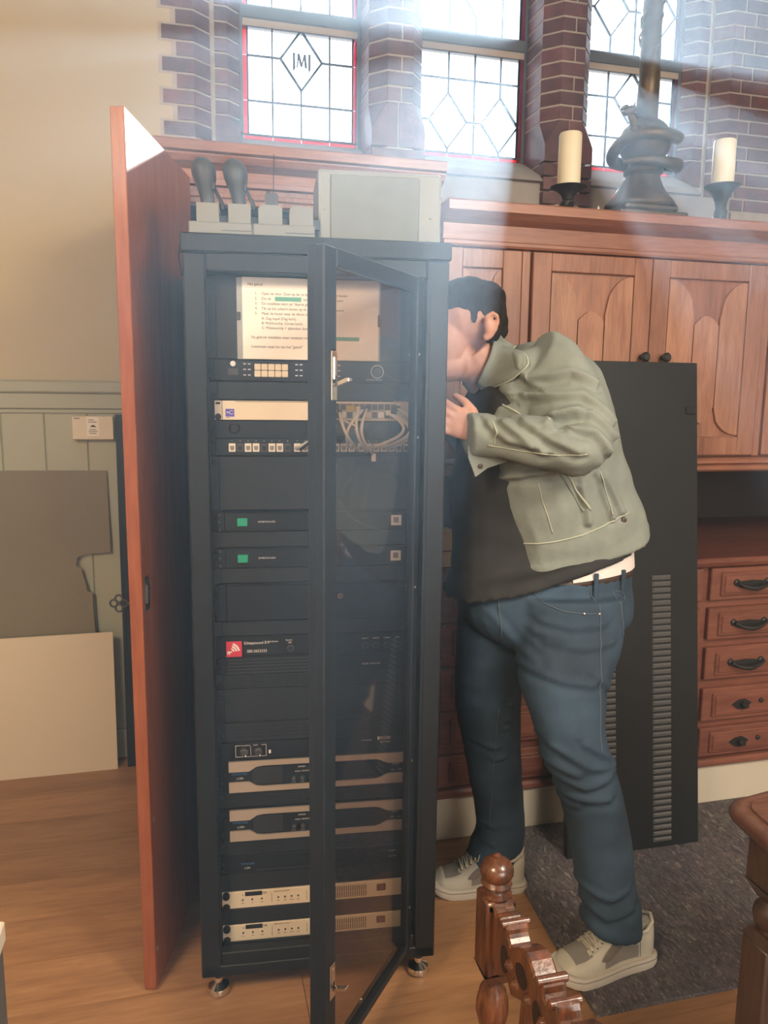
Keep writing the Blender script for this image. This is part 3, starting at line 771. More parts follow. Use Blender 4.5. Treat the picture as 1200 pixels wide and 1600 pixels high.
# white network cables from the ivory unit down to the patch panel (rack coordinates)
CB = [(.302, 1.405, .232, 1.332, .03), (.31, 1.405, .25, 1.332, .05), (.330, 1.412, .372, 1.327, -.02), (.3, 1.395, .285, 1.335, .02), (.382, 1.418, .350, 1.336, -.035), (.372, 1.42, .392, 1.323, -.03),
      (.392, 1.42, .405, 1.318, -.04), (.440, 1.412, .405, 1.334, .055), (.452, 1.408, .43, 1.334, .05), (.470, 1.400, .443, 1.334, .045), (.462, 1.422, .45, 1.338, .05), (.335, 1.395, .365, 1.375, .01), (.318, 1.40, .300, 1.345, -.02)]
for i, (xa, za, xb, zb, sg) in enumerate(CB):
    p0 = RM @ Vector((xa, .045, za))
    labs = ['upper of two white network cables curving left across the dark shelf', 'lower of two white network cables curving left across the dark shelf', 'white network cable hanging in a long S to just below the patch panel',
            'short white network cable at the door stile, beside the ivory unit', 'white network cable crossing diagonally from ivory unit down to the left', 'white network cable dropping steeply from the middle of the ivory unit', 'white network cable with a bright loose plug end below the patch panel',
            'white network cable making the leftmost bulge of the four on the right', 'white network cable making the second bulge from the left of the four', 'white network cable making the lowest bulge beside the right rail', 'white network cable making the outermost bulge beside the right rail',
            'short white network cable end slanting over the dark shelf', 'thin white network cable behind the others at the door stile']
    c = thing('network_cable', labs[i], 'cable', p0, RA, 'white network cables in the rack')
    pts = []
    n = 14
    for k2 in range(n+1):
        f = k2/n
        x = xa+(xb-xa)*f + sg*math.sin(pi*f)*(.8 if i > 6 else .6)
        z = za+(zb-za)*f
        y = .045 - .050*math.sin(pi*f)**.8
        pts.append((x-xa, y-.045, z-za))
    MB().tube(pts, .0034 if i not in (11, 12) else .0026, 8).build('cord', CABLE, c, 'all')
    q = pts[0]; m = MB(); m.box(q[0]-.005, q[0]+.005, -.004, .012, q[2]-.006, q[2]+.006, .001); m.build('plug', CABLE if i % 2 else GREYD, c)
    if i == 6: m = MB(); m.box(pts[-1][0]-.002, pts[-1][0]+.008, -.004, .004, pts[-1][2]-.016, pts[-1][2]+.002, .001); m.build('loose_plug', INKW, c)
c = thing('black_cable', 'thin black cable running diagonally over the ivory unit at the door stile', 'cable', RM @ Vector((.325, .045, 1.43)), RA)
MB().tube([(0, 0, 0), (-.02, -.03, -.03), (-.05, -.045, -.07), (-.085, -.03, -.10)], .003, 8).build('cord', BLACK2, c, 'all')

# two amplifier controllers with green rockers
for z0, z1, lab in ((1.144, 1.188, 'upper of the two black units with a green rocker switch'), (1.060, 1.105, 'lower of the two black units with a green rocker switch')):
    t = dev('audio_controller', lab, 'audio unit', z0, z1, BLACK, group='black audio units with green rockers')
    a = L2(t, z0); a.bx(.0725, .503, z0+.001, z1-.001, .004, .001); f2 = a.done('raised_face', BLACK2)
    zc = (z0+z1)/2
    a = L2(t, z0); a.bx(.100, .123, zc-.009, zc+.009, .0085, .001); a.done('rocker_switch', GREENSW)
    tx(t, z0, 'O', .1045, zc, .007, INKW, out=.007); tx(t, z0, '-', .114, zc, .007, INKW, out=.007)
    tx(t, z0, 'DISTRIBUTION AUDIO', .146, zc, .0055, INKW, out=.0043, sx=.70)
    a = L2(t, z0); a.bx(.450, .474, zc-.012, zc+.012, .0045); a.done('sticker', PAPER)
    a = L2(t, z0)
    for i in range(9): a.bx(.456+i*.0014, .456+i*.0014+(.0008 if i % 3 else .0012), zc-.006, zc+.007, .0048)
    a.done('barcode', INK)
    a = L2(t, z0)
    for dz in (-.017, .0, .016): a.knob(.061, zc+dz, .004, .002, 8)
    a.done('screw', GREYD, True)

# locked drawer
z0 = .935; t = dev('rack_drawer', 'plain black lockable rack drawer with a round chrome lock', 'drawer', z0, 1.022, BLACK)
a = L2(t, z0); a.bx(.0725, .500, z0+.001, 1.021, .007, .002); a.done('drawer_front', BLACK2)
a = L2(t, z0); a.knob(.332, .990, .0075, .010, 16); a.done('lock', CHROME, True)
a = L2(t, z0); a.bx(.330, .334, .987, .993, .0105); a.done('keyhole', BLACK3)
a = L2(t, z0); a.bx(.282, .30, .972, 1.0, .0074); a.done('finger_recess', BLACK3)

# connection panel of the installer
z0 = .850; t = dev('connection_panel', 'black connection panel with a red wave logo and white telephone number', 'connection panel', z0, .897, BLACK2)
a = L2(t, z0); a.bx(.070, .1055, .850, .887, .0006, .0004); a.done('logo_plate', LOGORED)
m = MB()
cx, cz = .079-.0555, .862-z0
for r_, wd in ((.010, .0035), (.016, .0038), (.022, .0040)):
    pts = []
    for i in range(9):
        an = rad(8)+rad(64)*i/8; pts.append((cx+r_*math.cos(an), cz+r_*math.sin(an)))
    for i in range(9):
        an = rad(72)-rad(64)*i/8; pts.append((cx+(r_-wd)*math.cos(an), cz+(r_-wd)*math.sin(an)))
    for i in range(8): m.prism([pts[i], pts[i+1], pts[16-i], pts[17-i]], -.0032, -.0026, 'Y')
m.box(.0725-.0555, .083-.0555, -.0032, -.0026, .8605-z0, .8635-z0); m.box(.0725-.0555, .0745-.0555, -.0032, -.0026, .856-z0, .8615-z0); m.box(.0765-.0555, .0785-.0555, -.0032, -.0026, .856-z0, .8615-z0)
m.build('logo_wave', INKW, t)
tx(t, z0, 'Schaapsound B.V', .110, .882, .0098, INKW, .88); tx(t, z0, '085-0653333', .117, .862, .0098, INKW, .88)
tx(t, z0, 'microfoons', .163, .884, .0055, INKW); tx(t, z0, 'Record', .206, .886, .005, INKW); tx(t, z0, 'USB', .211, .880, .005, INKW)
for x, s in ((.392, 'Input 1'), (.418, 'Input 2'), (.444, 'Output'), (.470, 'Aux')): tx(t, z0, s, x, .884, .0055, INKW, align='CENTER')
for i, x in enumerate((.178, .217, .392, .418, .444, .470)):
    a = L2(t, z0)
    if i == 0: a.bx(x-.010, x+.010, .858, .874, .001)
    else: a.knob(x, .866, .008, .002, 14)
    so = a.done('socket', BLACK3 if i == 0 else GREYD, True)
    if i: m = MB(); m.lathe([(.0055, -.003), (.0055, -.0043)], (x-.0555, 0, .866-z0), 12, 'Y'); m.build('socket_hole', BLACK3, so)

# perforated fan unit
z0 = .807; t = dev('fan_unit', 'black fan unit with a perforated front below the red logo panel', 'fan unit', z0, .849, BLACK2)
hl = MB()
for i in range(44):
    for j in range(5):
        x = .074+i*.0056+(j % 2)*.0028; z = .811+j*.0078
        if x < .31: hl.lathe([(.0019, -.0022), (.0019, -.0026)], (x-.0555, 0, z-z0), 6, 'Y')
hl.build('perforation', GREYD, t, kind='stuff')
a = L2(t, z0); a.bx(.345, .480, .812, .845, .003, .001); a.done('badge_plate', BLACK2); tx(t, z0, 'ECLER  NXT2-100', .385, .822, .0055, INKW, out=.0034)

# black matrix amplifier
z0 = .597; t = dev('matrix_amplifier', 'black amplifier with a white outlined pair of knobs and a small white key', 'amplifier', z0, .640, BLACK2)
m = MB()
def line(xa, za, xb, zb, wd=.0008): m.box(min(xa, xb)-.0555-wd/2, max(xa, xb)-.0555+wd/2, -.0026, -.002, min(za, zb)-z0-wd/2, max(za, zb)-z0+wd/2)
line(.087, .604, .158, .604); line(.087, .604, .087, .632); line(.158, .604, .158, .632); line(.087, .632, .098, .632); line(.147, .632, .158, .632); line(.122, .608, .122, .628)
m.build('outline_print', INKW, t)
tx(t, z0, 'microphone', .099, .632, .0045, INKW); tx(t, z0, 'music', .128, .632, .0045, INKW)
for x in (.107, .140):
    m = MB(); m.lathe([(.010, -.001), (.0095, -.012), (.007, -.014)], (x-.0555, 0, .618-z0), 18, 'Y'); k2 = m.build('knob', GREYD, t, True)
    m = MB(); m.box(x+.002-.0555, x+.0045-.0555, -.0150, -.0135, .609-z0, .613-z0); m.build('pointer', INKW, k2)
a = L2(t, z0); a.bx(.164, .169, .610, .618, .002); a.done('white_key', INKW)
tx(t, z0, 'ECLER', .430, .632, .0095, INKW); tx(t, z0, 'digital matrix', .430, .6225, .005, INKW); tx(t, z0, 'zone manager', .385, .629, .0045, INKW)
m = MB(); m.box(.424-.0555, .4285-.0555, -.0026, -.002, .628-z0, .636-z0); m.build('logo_mark', INKW, t)

# two bow-tie fronted power amplifiers, and a black one
def power_amp(z0, z1, label):
    t = dev('power_amplifier', label, 'amplifier', z0, z1, BLACK2, group='power amplifiers with champagne trim')
    H = z1-z0
    for s in (0, 1):
        def P(x, f): return (x-.0555, (H-f*H) if s else f*H)
        pts = [P(.070, .02), P(.492, .02), P(.492, .33), P(.452, .33), P(.445, .30), P(.432, .22), P(.420, .18), P(.150, .17), P(.134, .20), P(.122, .30), P(.117, .335), P(.070, .335)]
        if s: pts = pts[::-1]
        m = MB(); m.prism(pts, -.007, -.0015, 'Y'); m.build('trim_plate', SILVER, t)
    g = MB()
    for i in range(22): g.box(.126+i*.0032-.0555, .126+i*.0032+.0016-.0555, -.0035, -.0015, H*.24, H*.76)
    g.build('grille', GREYD, t, kind='stuff')
    tx(t, z0, 'DYNACORD', .077, z0+H*.57, .0075, BLUEP, .85); tx(t, z0, 'L1300', .088, z0+H*.43, .0075, INKW, .85)
    for x in (.222, .243, .264, .300, .318):
        m = MB(); m.lathe([(.0055, -.001), (.005, -.009), (.004, -.010)], (x-.0555, 0, H*.36), 12, 'Y'); m.build('knob', GREYD, t, True)
        tx(t, z0, '0 - 10', x, z0+H*.22, .0035, INKW, align='CENTER')
    tx(t, z0, 'SIGNAL  PROTECT', .225, z0+H*.56, .0042, INKW); tx(t, z0, 'BRIDGED', .233, z0+H*.70, .0042, INKW)
    tx(t, z0, 'POWER', .462, z0+H*.60, .0045, INKW); tx(t, z0, 'ON  -  OFF', .458, z0+H*.42, .0055, INKW)
power_amp(.515, .595, 'upper power amplifier with champagne metal trim and blue lettering')
power_amp(.390, .472, 'lower power amplifier with champagne metal trim and blue lettering')
z0 = .302; t = dev('plain_amplifier', 'plain black amplifier with small blue lettering above the ivory units', 'amplifier', z0, .350, BLACK2)
tx(t, z0, 'DYNACORD', .094, .329, .0068, BLUEP, .85); tx(t, z0, 'L1300', .102, .318, .0068, INKW, .85)
m = MB(); m.lathe([(.0075, -.001), (.007, -.008), (.005, -.010)], (.290-.0555, 0, .329-z0), 16, 'Y'); m.build('knob', GREYD, t, True)
a = L2(t, z0); a.bx(.13, .27, .3105, .3115, .0008); a.done('groove', GREYD)
tx(t, z0, 'POWER', .455, .335, .0045, INKW); tx(t, z0, 'ON - OFF', .455, .320, .0045, INKW)

# two ivory audio processors
for z0, z1, lab in ((.213, .256, 'upper ivory audio processor near the bottom of the rack'), (.125, .168, 'lower ivory audio processor at the bottom of the rack')):
    t = dev('audio_processor', lab, 'audio processor', z0, z1, CREAMDEV, .048, .505, group='ivory audio processors')
    X = .048
    def lx(x): return x-X
    m = MB(); H = z1-z0
    def notch(cz):
        m.lathe([(.009, -.0008), (.0085, -.009), (.006, -.011)], (lx(.058), 0, cz), 14, 'Y')
    notch(H*.83); notch(H*.12); m.build('thumb_screw', BLACK2, t, True)
    m = MB(); m.lathe([(.008, -.0008), (.0075, -.008), (.006, -.009)], (lx(.498), 0, H*.80), 14, 'Y'); m.lathe([(.008, -.0008), (.0075, -.008), (.006, -.009)], (lx(.498), 0, H*.15), 14, 'Y'); m.build('thumb_screw', BLACK2, t, True)
    m = MB(); m.box(lx(.103), lx(.144), -.0035, -.001, H*.74, H*.98); m.build('display', BLACK3, t)
    text('------', .006, t, (lx(.112), -.0039, H*.86), GREYD, 'print')
    m = MB()
    for x in (.097, .120, .143, .183, .199, .215, .231): m.lathe([(.0024, -.001), (.0022, -.0035)], (lx(x), 0, H*.50), 8, 'Y')
    m.build('push_button', INK, t, kind='stuff')
    m = MB()
    for x in (.167, .252):
        for kz in range(5): m.lathe([(.0011, -.001), (.001, -.0028)], (lx(x), 0, H*(.25+.12*kz)), 6, 'Y')
    m.build('status_led', INK, t, kind='stuff')
    text('tik', .009, t, (lx(.146), -.0024, H*.85), INK, 'print'); text('a', .007, t, (lx(.096), -.0024, H*.82), INK, 'print')
    text('digital audio processor', .0042, t, (lx(.172), -.0024, H*.88), mat('brown_print', (.25, .12, .06), .6), 'print')
    for x, s in ((.097, 'menu'), (.120, 'set'), (.143, 'preset'), (.183, 'zone'), (.199, 'level'), (.215, 'source'), (.231, 'mute')): text(s, .0034, t, (lx(x), -.0024, H*.30), mat('brown_print', (.25, .12, .06), .6), 'print', 'CENTER')
    m = MB()
    for i in range(19):
        for kz in (0, 1):
            z_ = H*(.14+.37*kz); m.box(lx(.300+i*.0054), lx(.300+i*.0054+.0027), -.0024, -.001, z_, z_+H*.33)
    m.build('vent_slot', mat('vent_brown', (.12, .085, .06), .6), t, kind='stuff')
    m = MB(); m.box(lx(.426), lx(.448), -.0035, -.001, H*.36, H*.80, .001); sw = m.build('power_switch', mat('switch_brown', (.10, .045, .035), .4), t)
    m = MB(); m.box(lx(.431), lx(.443), -.005, -.003, H*.45, H*.72, .001); m.build('rocker', mat('rocker_brown', (.16, .09, .075), .4), sw)
    text('power', .0034, t, (lx(.437), -.0024, H*.22), mat('brown_print', (.25, .12, .06), .6), 'print', 'CENTER')

# ---------------------------------------------------------------- things standing on the rack
def onrack(lx, ly, lz=1.778): return RM @ Vector((lx, ly, lz))
sp = thing('loudspeaker', 'ivory box loudspeaker with a wide grey grille standing on the rack', 'speaker', onrack(.283, .05), RA)
m = MB(); m.box(0, .272, 0, .17, 0, .152, .006, 2); m.build('case', IVORY, sp)
MB().box(.026, .222, -.0045, .002, .006, .142, .003).build('grille', mat('speaker_grille', (.17, .175, .16), .7, 0, .05, 20, .3, 500), sp)
for x, z in ((.014, .07), (.248, .06), (.244, .012)): MB().lathe([(.0035, .001), (.0035, -.0016), (.002, -.0022)], (x, 0, z), 10, 'Y').build('rivet', IVORY, sp, True)
def dock(lx, label, filled):
    d = thing('charging_dock', label, 'dock', onrack(lx, .012), RA, 'charging docks on the rack')
    m = MB(); m.box(-.008, .122, 0, .10, 0, .026, .003)
    m.build('base', DOCK, d)
    for i in (0, 1):
        x = .010+i*.065
        m = MB(); m.prism([(x-.006, .024), (x+.044, .024), (x+.044, .058), (x+.039, .066), (x+.001, .066), (x-.006, .058)] if not filled else [(x-.002, .024), (x+.044, .024), (x+.044, .065), (x-.002, .065)], .010, .07, 'Y')
        m.build('cradle', DOCK, d)
        MB().box(x+.043, x+.060, .03, .075, .022, .045, .002).build('contact_block', GREYD, d)
    MB().box(.06, .12, -.0005, .0005, .008, .0095).build('slot_line', GREYD, d)
    return d
dock(.021, 'left charging dock, with two black handheld microphones standing in it', True)
dock(.152, 'right charging dock beside the ivory loudspeaker', False)
def paddle(lx, label):
    c = thing('handheld_microphone', label, 'microphone', onrack(lx, .048, 1.8435), RA, 'black handheld units in the left dock')
    rings = []
    prof = [(0, .014, .015), (.018, .015, .017), (.028, .017, .020), (.042, .021, .025), (.055, .0245, .028), (.068, .026, .028), (.080, .0235, .025), (.090, .016, .018), (.0945, .005, .008)]
    for h, rx, ry in prof:
        rings.append([(rx*math.cos(2*pi*k2/16)-h*.12, ry*math.sin(2*pi*k2/16), h) for k2 in range(16)])
    MB().loft(rings).build('head', GREYD, c, True)
    m = MB(); m.tube([(.012, -.006, .042), (.019, -.010, .022), (.029, -.012, .002), (.031, -.012, -.010)], [.0022, .0035, .0042, .0035], 8); m.build('grip', BLACK2, c, True)
    MB().box(.009, .015, -.018, -.012, .028, .042, .0015).build('key', GREYD, c)
paddle(.052, 'left black paddle-shaped handheld microphone in the charging dock'); paddle(.117, 'right black paddle-shaped handheld microphone in the charging dock')
c = thing('pocket_transmitter', 'small dark pocket transmitter with a thin upright antenna in the right dock', 'transmitter', onrack(.184, .052, 1.844), RA)
MB().box(-.014, .014, -.01, .012, 0, .030, .004, 2).build('case', GREYD, c)
MB().tube([(.004, 0, .028), (.006, 0, .110)], .0011, 6).build('antenna', BLACK2, c)
MB().lathe([(.003, .029), (.003, .035)], (-.007, 0, 0), 8).build('socket', GREYD, c)
c = thing('power_lead', 'thin black lead looping over the top left corner of the rack', 'cable', onrack(.0, .12, 1.78), RA)
MB().tube([(.03, 0, .003), (.0, -.01, .004), (-.012, -.03, -.004), (-.014, -.05, -.04), (-.008, -.06, -.08)], .0025, 8).build('cord', BLACK2, c, 'all')

# ================================================================ THE PERSON
JACKET = [(0.985,1.84,1.046,0.186,0.16,16.908),(0.976,1.84,1.094,0.186,0.168,15.201),(0.932,1.84,1.199,0.182,0.175,10.055),(0.899,1.84,1.287,0.178,0.185,8.728),(0.873,1.84,1.383,0.171,0.195,13.092),(0.852,1.85,1.471,0.156,0.205,21.169),(0.830,1.85,1.522,0.108,0.175,29.138),(0.812,1.86,1.546,0.070,0.12,35.125),(0.795,1.86,1.556,0.045,0.07,39.132)]
SHIRT = [(0.888,1.832,1.004,0.268,0.176,15.0),(0.890,1.834,1.038,0.258,0.166,15),(0.869,1.84,1.046,0.219,0.118,9.27),(0.837,1.84,1.153,0.187,0.116,6.047),(0.81,1.84,1.255,0.162,0.12,6.713),(0.793,1.85,1.353,0.128,0.13,11.137),(0.781,1.86,1.451,0.101,0.15,24.096),(0.77,1.87,1.524,0.068,0.09,34.124)]
HIPS = [(0.903,1.82,0.99,0.228,0.142,2.058),(0.902,1.82,0.957,0.235,0.15,0.885),(0.908,1.82,0.878,0.232,0.152,-3.447),(0.895,1.82,0.825,0.175,0.12,-4.006),(0.885,1.82,0.79,0.08,0.07,-4.319)]
NEARLEG = [(0.921,1.71,0.958,0.141,0.085,-3.078),(0.918,1.7,0.844,0.135,0.095,-3.944),(0.89,1.67,0.743,0.111,0.095,-4.798),(0.892,1.64,0.651,0.09,0.085,-7.476),(0.901,1.63,0.611,0.09,0.082,-9.679),(0.916,1.62,0.551,0.095,0.08,-11.084),(0.945,1.61,0.475,0.085,0.075,-11.675),(0.971,1.6,0.374,0.082,0.072,-11.541),(0.989,1.59,0.255,0.077,0.068,-10.621),(1.004,1.58,0.178,0.075,0.066,-9.359),(1.002,1.575,0.126,0.072,0.064,-13.527)]
FARLEG = [(0.837,1.88,0.919,0.145,0.08,-3.078),(0.817,1.89,0.818,0.127,0.09,-3.757),(0.788,1.9,0.735,0.096,0.09,-4.319),(0.793,1.92,0.596,0.092,0.082,-5.205),(0.824,1.95,0.437,0.083,0.074,-6.156),(0.853,1.97,0.294,0.076,0.068,-7.004),(0.87,1.98,0.172,0.069,0.066,-7.745),(0.855,1.98,0.112,0.078,0.066,-8.145),(0.851,1.98,0.066,0.078,0.066,-6.448)]
NEARARM = [(0.805,1.72,1.548,0.067,0.06,59.636),(0.825,1.69,1.515,0.08,0.078,49.057),(0.839,1.64,1.452,0.085,0.078,33.571),(0.85,1.6,1.402,0.079,0.074,18.673),(0.855,1.575,1.353,0.071,0.068,-18.131),(0.809,1.57,1.339,0.06,0.064,-65.863),(0.756,1.59,1.349,0.058,0.062,-80.993),(0.707,1.62,1.356,0.051,0.055,-81.364),(0.669,1.66,1.36,0.044,0.048,-83.809),(0.633,1.69,1.366,0.042,0.042,-86.191)]
FARARM = [(0.875,2.02,1.504,0.081,0.06,49.142),(0.842,2.07,1.396,0.077,0.06,59.632),(0.78,2.08,1.323,0.067,0.055,-77.77),(0.71,2.05,1.361,0.054,0.045,-78.027),(0.671,2.02,1.388,0.046,0.04,-78.146)]
J_POCKET = [(0.863,1.278),(0.887,1.244),(0.914,1.208),(0.936,1.179)]
J_SEAM1 = [(0.801,1.249),(0.817,1.202),(0.836,1.155),(0.851,1.119)]
J_SEAM2 = [(0.954,1.276),(0.97,1.237),(0.986,1.197),(0.997,1.163)]
J_HEM = [(0.732,1.084),(0.793,1.091),(0.86,1.104),(0.928,1.122),(0.996,1.149),(1.056,1.176)]
J_YOKE = [(0.66,1.266),(0.678,1.198),(0.701,1.128),(0.732,1.05)]
J_ARM = [(0.726,1.555),(0.713,1.516),(0.715,1.465),(0.731,1.429),(0.763,1.4)]
J_CUFF = [(0.659,1.396),(0.665,1.371),(0.666,1.339)]
J_SLEEVE = [(0.653,1.342),(0.715,1.332),(0.777,1.326),(0.841,1.331)]
K_POCKET = [(0.802,1.012),(0.803,0.98),(0.819,0.959),(0.859,0.943),(0.912,0.935),(0.949,0.933)]
K_SIDE = [(0.952,1.025),(0.955,0.939),(0.952,0.849),(0.945,0.748),(0.94,0.663),(0.937,0.595)]
K_BACK = [(1.022,0.972),(1.027,0.922),(1.038,0.867),(1.054,0.861),(1.062,0.92),(1.063,0.963),(1.022,0.972)]
K_FLY = [(0.723,0.966),(0.731,0.892),(0.746,0.833)]
K_FAR = [(0.79,0.621),(0.794,0.509),(0.808,0.337),(0.815,0.181)]
FLAP = [(0.621,1.338),(0.623,1.311),(0.642,1.266),(0.671,1.286),(0.71,1.298),(0.745,1.315),(0.786,1.333),(0.725,1.342)]
J_FOLDS = [[(0.767,1.455),(0.845,1.458),(0.91,1.399)],[(0.789,1.408),(0.819,1.419),(0.859,1.417),(0.917,1.366)],[(0.657,1.391),(0.688,1.357),(0.747,1.334)],[(0.717,1.394),(0.762,1.36),(0.814,1.336)],[(0.753,1.389),(0.794,1.412),(0.824,1.419)],[(0.771,1.495),(0.834,1.51),(0.884,1.482)],[(0.806,1.383),(0.854,1.378),(0.889,1.337)],[(0.682,1.392),(0.706,1.371),(0.726,1.351)],[(0.74,1.537),(0.729,1.494),(0.746,1.451)],[(0.767,1.555),(0.76,1.516),(0.777,1.481)],[(0.969,1.263),(0.997,1.223),(1.026,1.175)],[(0.951,1.271),(0.977,1.216),(1.001,1.163)],[(0.729,1.244),(0.755,1.182),(0.77,1.105)],[(0.908,1.239),(0.927,1.192),(0.935,1.152)],[(0.685,1.243),(0.781,1.272),(0.863,1.286)]]
K_FOLDS = [[(0.918,0.802),(0.977,0.751)],[(0.774,0.805),(0.851,0.781),(0.929,0.768)],[(0.823,0.552),(0.897,0.528),(0.995,0.557)],[(0.863,0.499),(0.955,0.495)],[(0.894,0.635),(0.969,0.587)],[(0.826,0.626),(0.906,0.576),(0.985,0.567)],[(0.816,0.58),(0.875,0.561)],[(0.807,0.453),(0.882,0.476)],[(0.736,0.516),(0.794,0.491)],[(0.894,0.221),(0.961,0.191),(1.03,0.207)],[(0.897,0.263),(0.967,0.238),(1.018,0.257)],[(0.771,0.185),(0.837,0.155),(0.903,0.176)],[(0.775,0.234),(0.845,0.21)],[(0.813,0.918),(0.882,0.902),(0.969,0.907)],[(0.824,0.869),(0.902,0.852),(0.99,0.859)],[(0.801,0.89),(0.861,0.877)],[(0.797,0.82),(0.743,0.881),(0.708,0.924)]]
SKIN = mat('skin', (.50, .25, .17), .5, 0, .08, 30, .06, 220)
HAIR = mat('dark_hair', (.020, .016, .013), .8, 0, .35, 60, .4, 160, stretch=(1, 1, .3), spec=.12)
JACK = mat('sage_twill_jacket', (.225, .252, .225), .85, 0, .08, 26, .25, 420)
JACKS = mat('jacket_stitching', (.40, .42, .34), .85, 0, .05, 30)
JEAN = mat('dark_denim', (.027, .054, .087), .8, 0, .45, 5.5, .3, 500)
JEANS_ST = mat('denim_stitching', (.075, .10, .125), .8, 0, .1, 30)
TEE = mat('black_cotton', (.022, .023, .024), .85, 0, .12, 20, .15, 300)
WHITEC = mat('white_cotton', (.72, .66, .62), .85, 0, .04, 20)
LEATH = mat('brown_leather', (.060, .036, .028), .5, 0, .2, 30, .2, 150)
SHOEW = mat('cream_shoe_leather', (.50, .47, .38), .5, 0, .06, 20, .1, 200)
SHOEG = mat('grey_suede', (.235, .215, .185), .85, 0, .1, 40, .2, 300)
SHOED = mat('taupe_leather', (.15, .125, .105), .6, 0, .1, 30)
SOLE = mat('off_white_rubber', (.55, .50, .42), .6, 0, .06, 12)
LACE = mat('cream_lace', (.55, .51, .42), .85, 0, .06, 40)

def ring_pts(x, y, z, rx, ry, ang, n=24, e=2.35, k=1.0):
    a = rad(ang); A_ = Vector((math.cos(a), 0, math.sin(a))); out = []
    for i in range(n):
        t = 2*pi*i/n; c, s = math.cos(t), math.sin(t)
        u = math.copysign(abs(c)**(2/e), c)*rx*k; v = math.copysign(abs(s)**(2/e), s)*ry*k
        out.append(Vector((x, y, z)) + A_*u + Vector((0, v, 0)))
    return out
def spline(R, sub=4):
    out = []
    for i in range(len(R)-1):
        p0, p1, p2, p3 = R[max(i-1, 0)], R[i], R[i+1], R[min(i+2, len(R)-1)]
        for s in range(sub):
            t = s/sub
            out.append(tuple(.5*((2*b)+(-a+c)*t+(2*a-5*b+4*c-d)*t*t+(-a+3*b-3*c+d)*t**3) for a, b, c, d in zip(p0, p1, p2, p3)))
    out.append(R[-1]); return out
def limb(mb, R, k=1.0, e=2.2, o=0.0):
    S_ = spline(R); n_ = len(S_)-1
    mb.loft([ring_pts(r[0], r[1], r[2], r[3]+o, r[4]+o, r[5], k=k, e=e if not isinstance(e, tuple) else e[0]+(e[1]-e[0])*min(1, 1.5*i/n_)) for i, r in enumerate(S_)])
def remesh(mb, name, material, parent, voxel, smooth=2, disp=None):
    me = mb.mesh('tmp', None, False, True); o = D.objects.new('tmp', me); COL.objects.link(o)
    md = o.modifiers.new('r', 'REMESH'); md.mode = 'VOXEL'; md.voxel_size = voxel; md.use_smooth_shade = True
    dg = bpy.context.evaluated_depsgraph_get(); dg.update()
    m2 = D.meshes.new_from_object(o.evaluated_get(dg))
    D.objects.remove(o); D.meshes.remove(me)
    bm = bmesh.new(); bm.from_mesh(m2)
    for _ in range(smooth): bmesh.ops.smooth_vert(bm, verts=bm.verts, factor=.5, use_axis_x=True, use_axis_y=True, use_axis_z=True)
    bm.normal_update()
    if disp:
        ds = [(v, v.normal.copy()*disp(v.co)) for v in bm.verts]
        for v, d in ds: v.co += d
    bm.to_mesh(m2); bm.free()
    m2.materials.clear(); m2.materials.append(material); m2.name = name
    m2.polygons.foreach_set('use_smooth', [True]*len(m2.polygons))
    ob = D.objects.new(name, m2); COL.objects.link(ob); ob.parent = parent
    return ob

man = thing('person', 'person in sage jacket, blue jeans and white sneakers bending into the rack side', 'person', (0, 0, 0))
HO = Vector((.673, 1.88, 1.6538)); HS = .0017
def H(px, py, dy=0): return HO + Vector(((px-722)*HS, dy, -(py-492)*HS))
def rotY(d): return Matrix.Rotation(rad(d), 3, 'Y')
# one continuous body (head, neck, torso, arms, hands, legs); the clothes lie over it
b = MB()
b.ell(H(724, 492), (.098, .076, .082), rotY(-12)); b.ell(H(757, 505), (.048, .062, .055))
b.ell(H(694, 533), (.066, .064, .092), rotY(8)); b.ell(H(697, 566), (.062, .056, .045), rotY(-6)); b.ell(H(680, 580), (.030, .028, .022)); b.ell(H(722, 560), (.04, .054, .05))
b.ell(H(660, 536), (.020, .013, .030), rotY(18)); b.ell(H(650, 549), (.013, .014, .011)); b.ell(H(655, 552, -.009), (.010, .008, .008)); b.ell(H(655, 552, .009), (.010, .008, .008))
b.ell(H(667, 512), (.018, .050, .013)); b.ell(H(662, 565), (.013, .024, .007)); b.ell(H(664, 571), (.013, .022, .007)); b.ell(H(683, 543, -.042), (.03, .018, .025)); b.ell(H(683, 543, .042), (.03, .018, .025))
for s in (-1, 1):
    b.ell(H(746, 512, s*.084), (.015, .011, .030), rotY(-10)); b.ell(H(742, 527, s*.082), (.009, .007, .011)); b.tube([H(738, 503, s*.090), H(741, 497, s*.093), H(748, 493, s*.095), H(755, 497, s*.095), H(757, 506, s*.094), H(754, 517, s*.091), H(747, 527, s*.087), H(742, 531, s*.085)], .0052, 8)
b.tube([H(738, 545), H(755, 566), H(775, 592), H(800, 625)], [.060, .060, .062, .075], 18)
limb(b, SHIRT, .80); limb(b, HIPS, .86); limb(b, NEARLEG, .80); limb(b, FARLEG, .80); limb(b, NEARARM, .76); limb(b, FARARM, .76)
b.ell((.845, 1.74, 1.47), (.07, .07, .07)); b.ell((.86, 1.98, 1.47), (.07, .07, .07)); b.ell((.85, 1.58, 1.355), (.045, .045, .045))
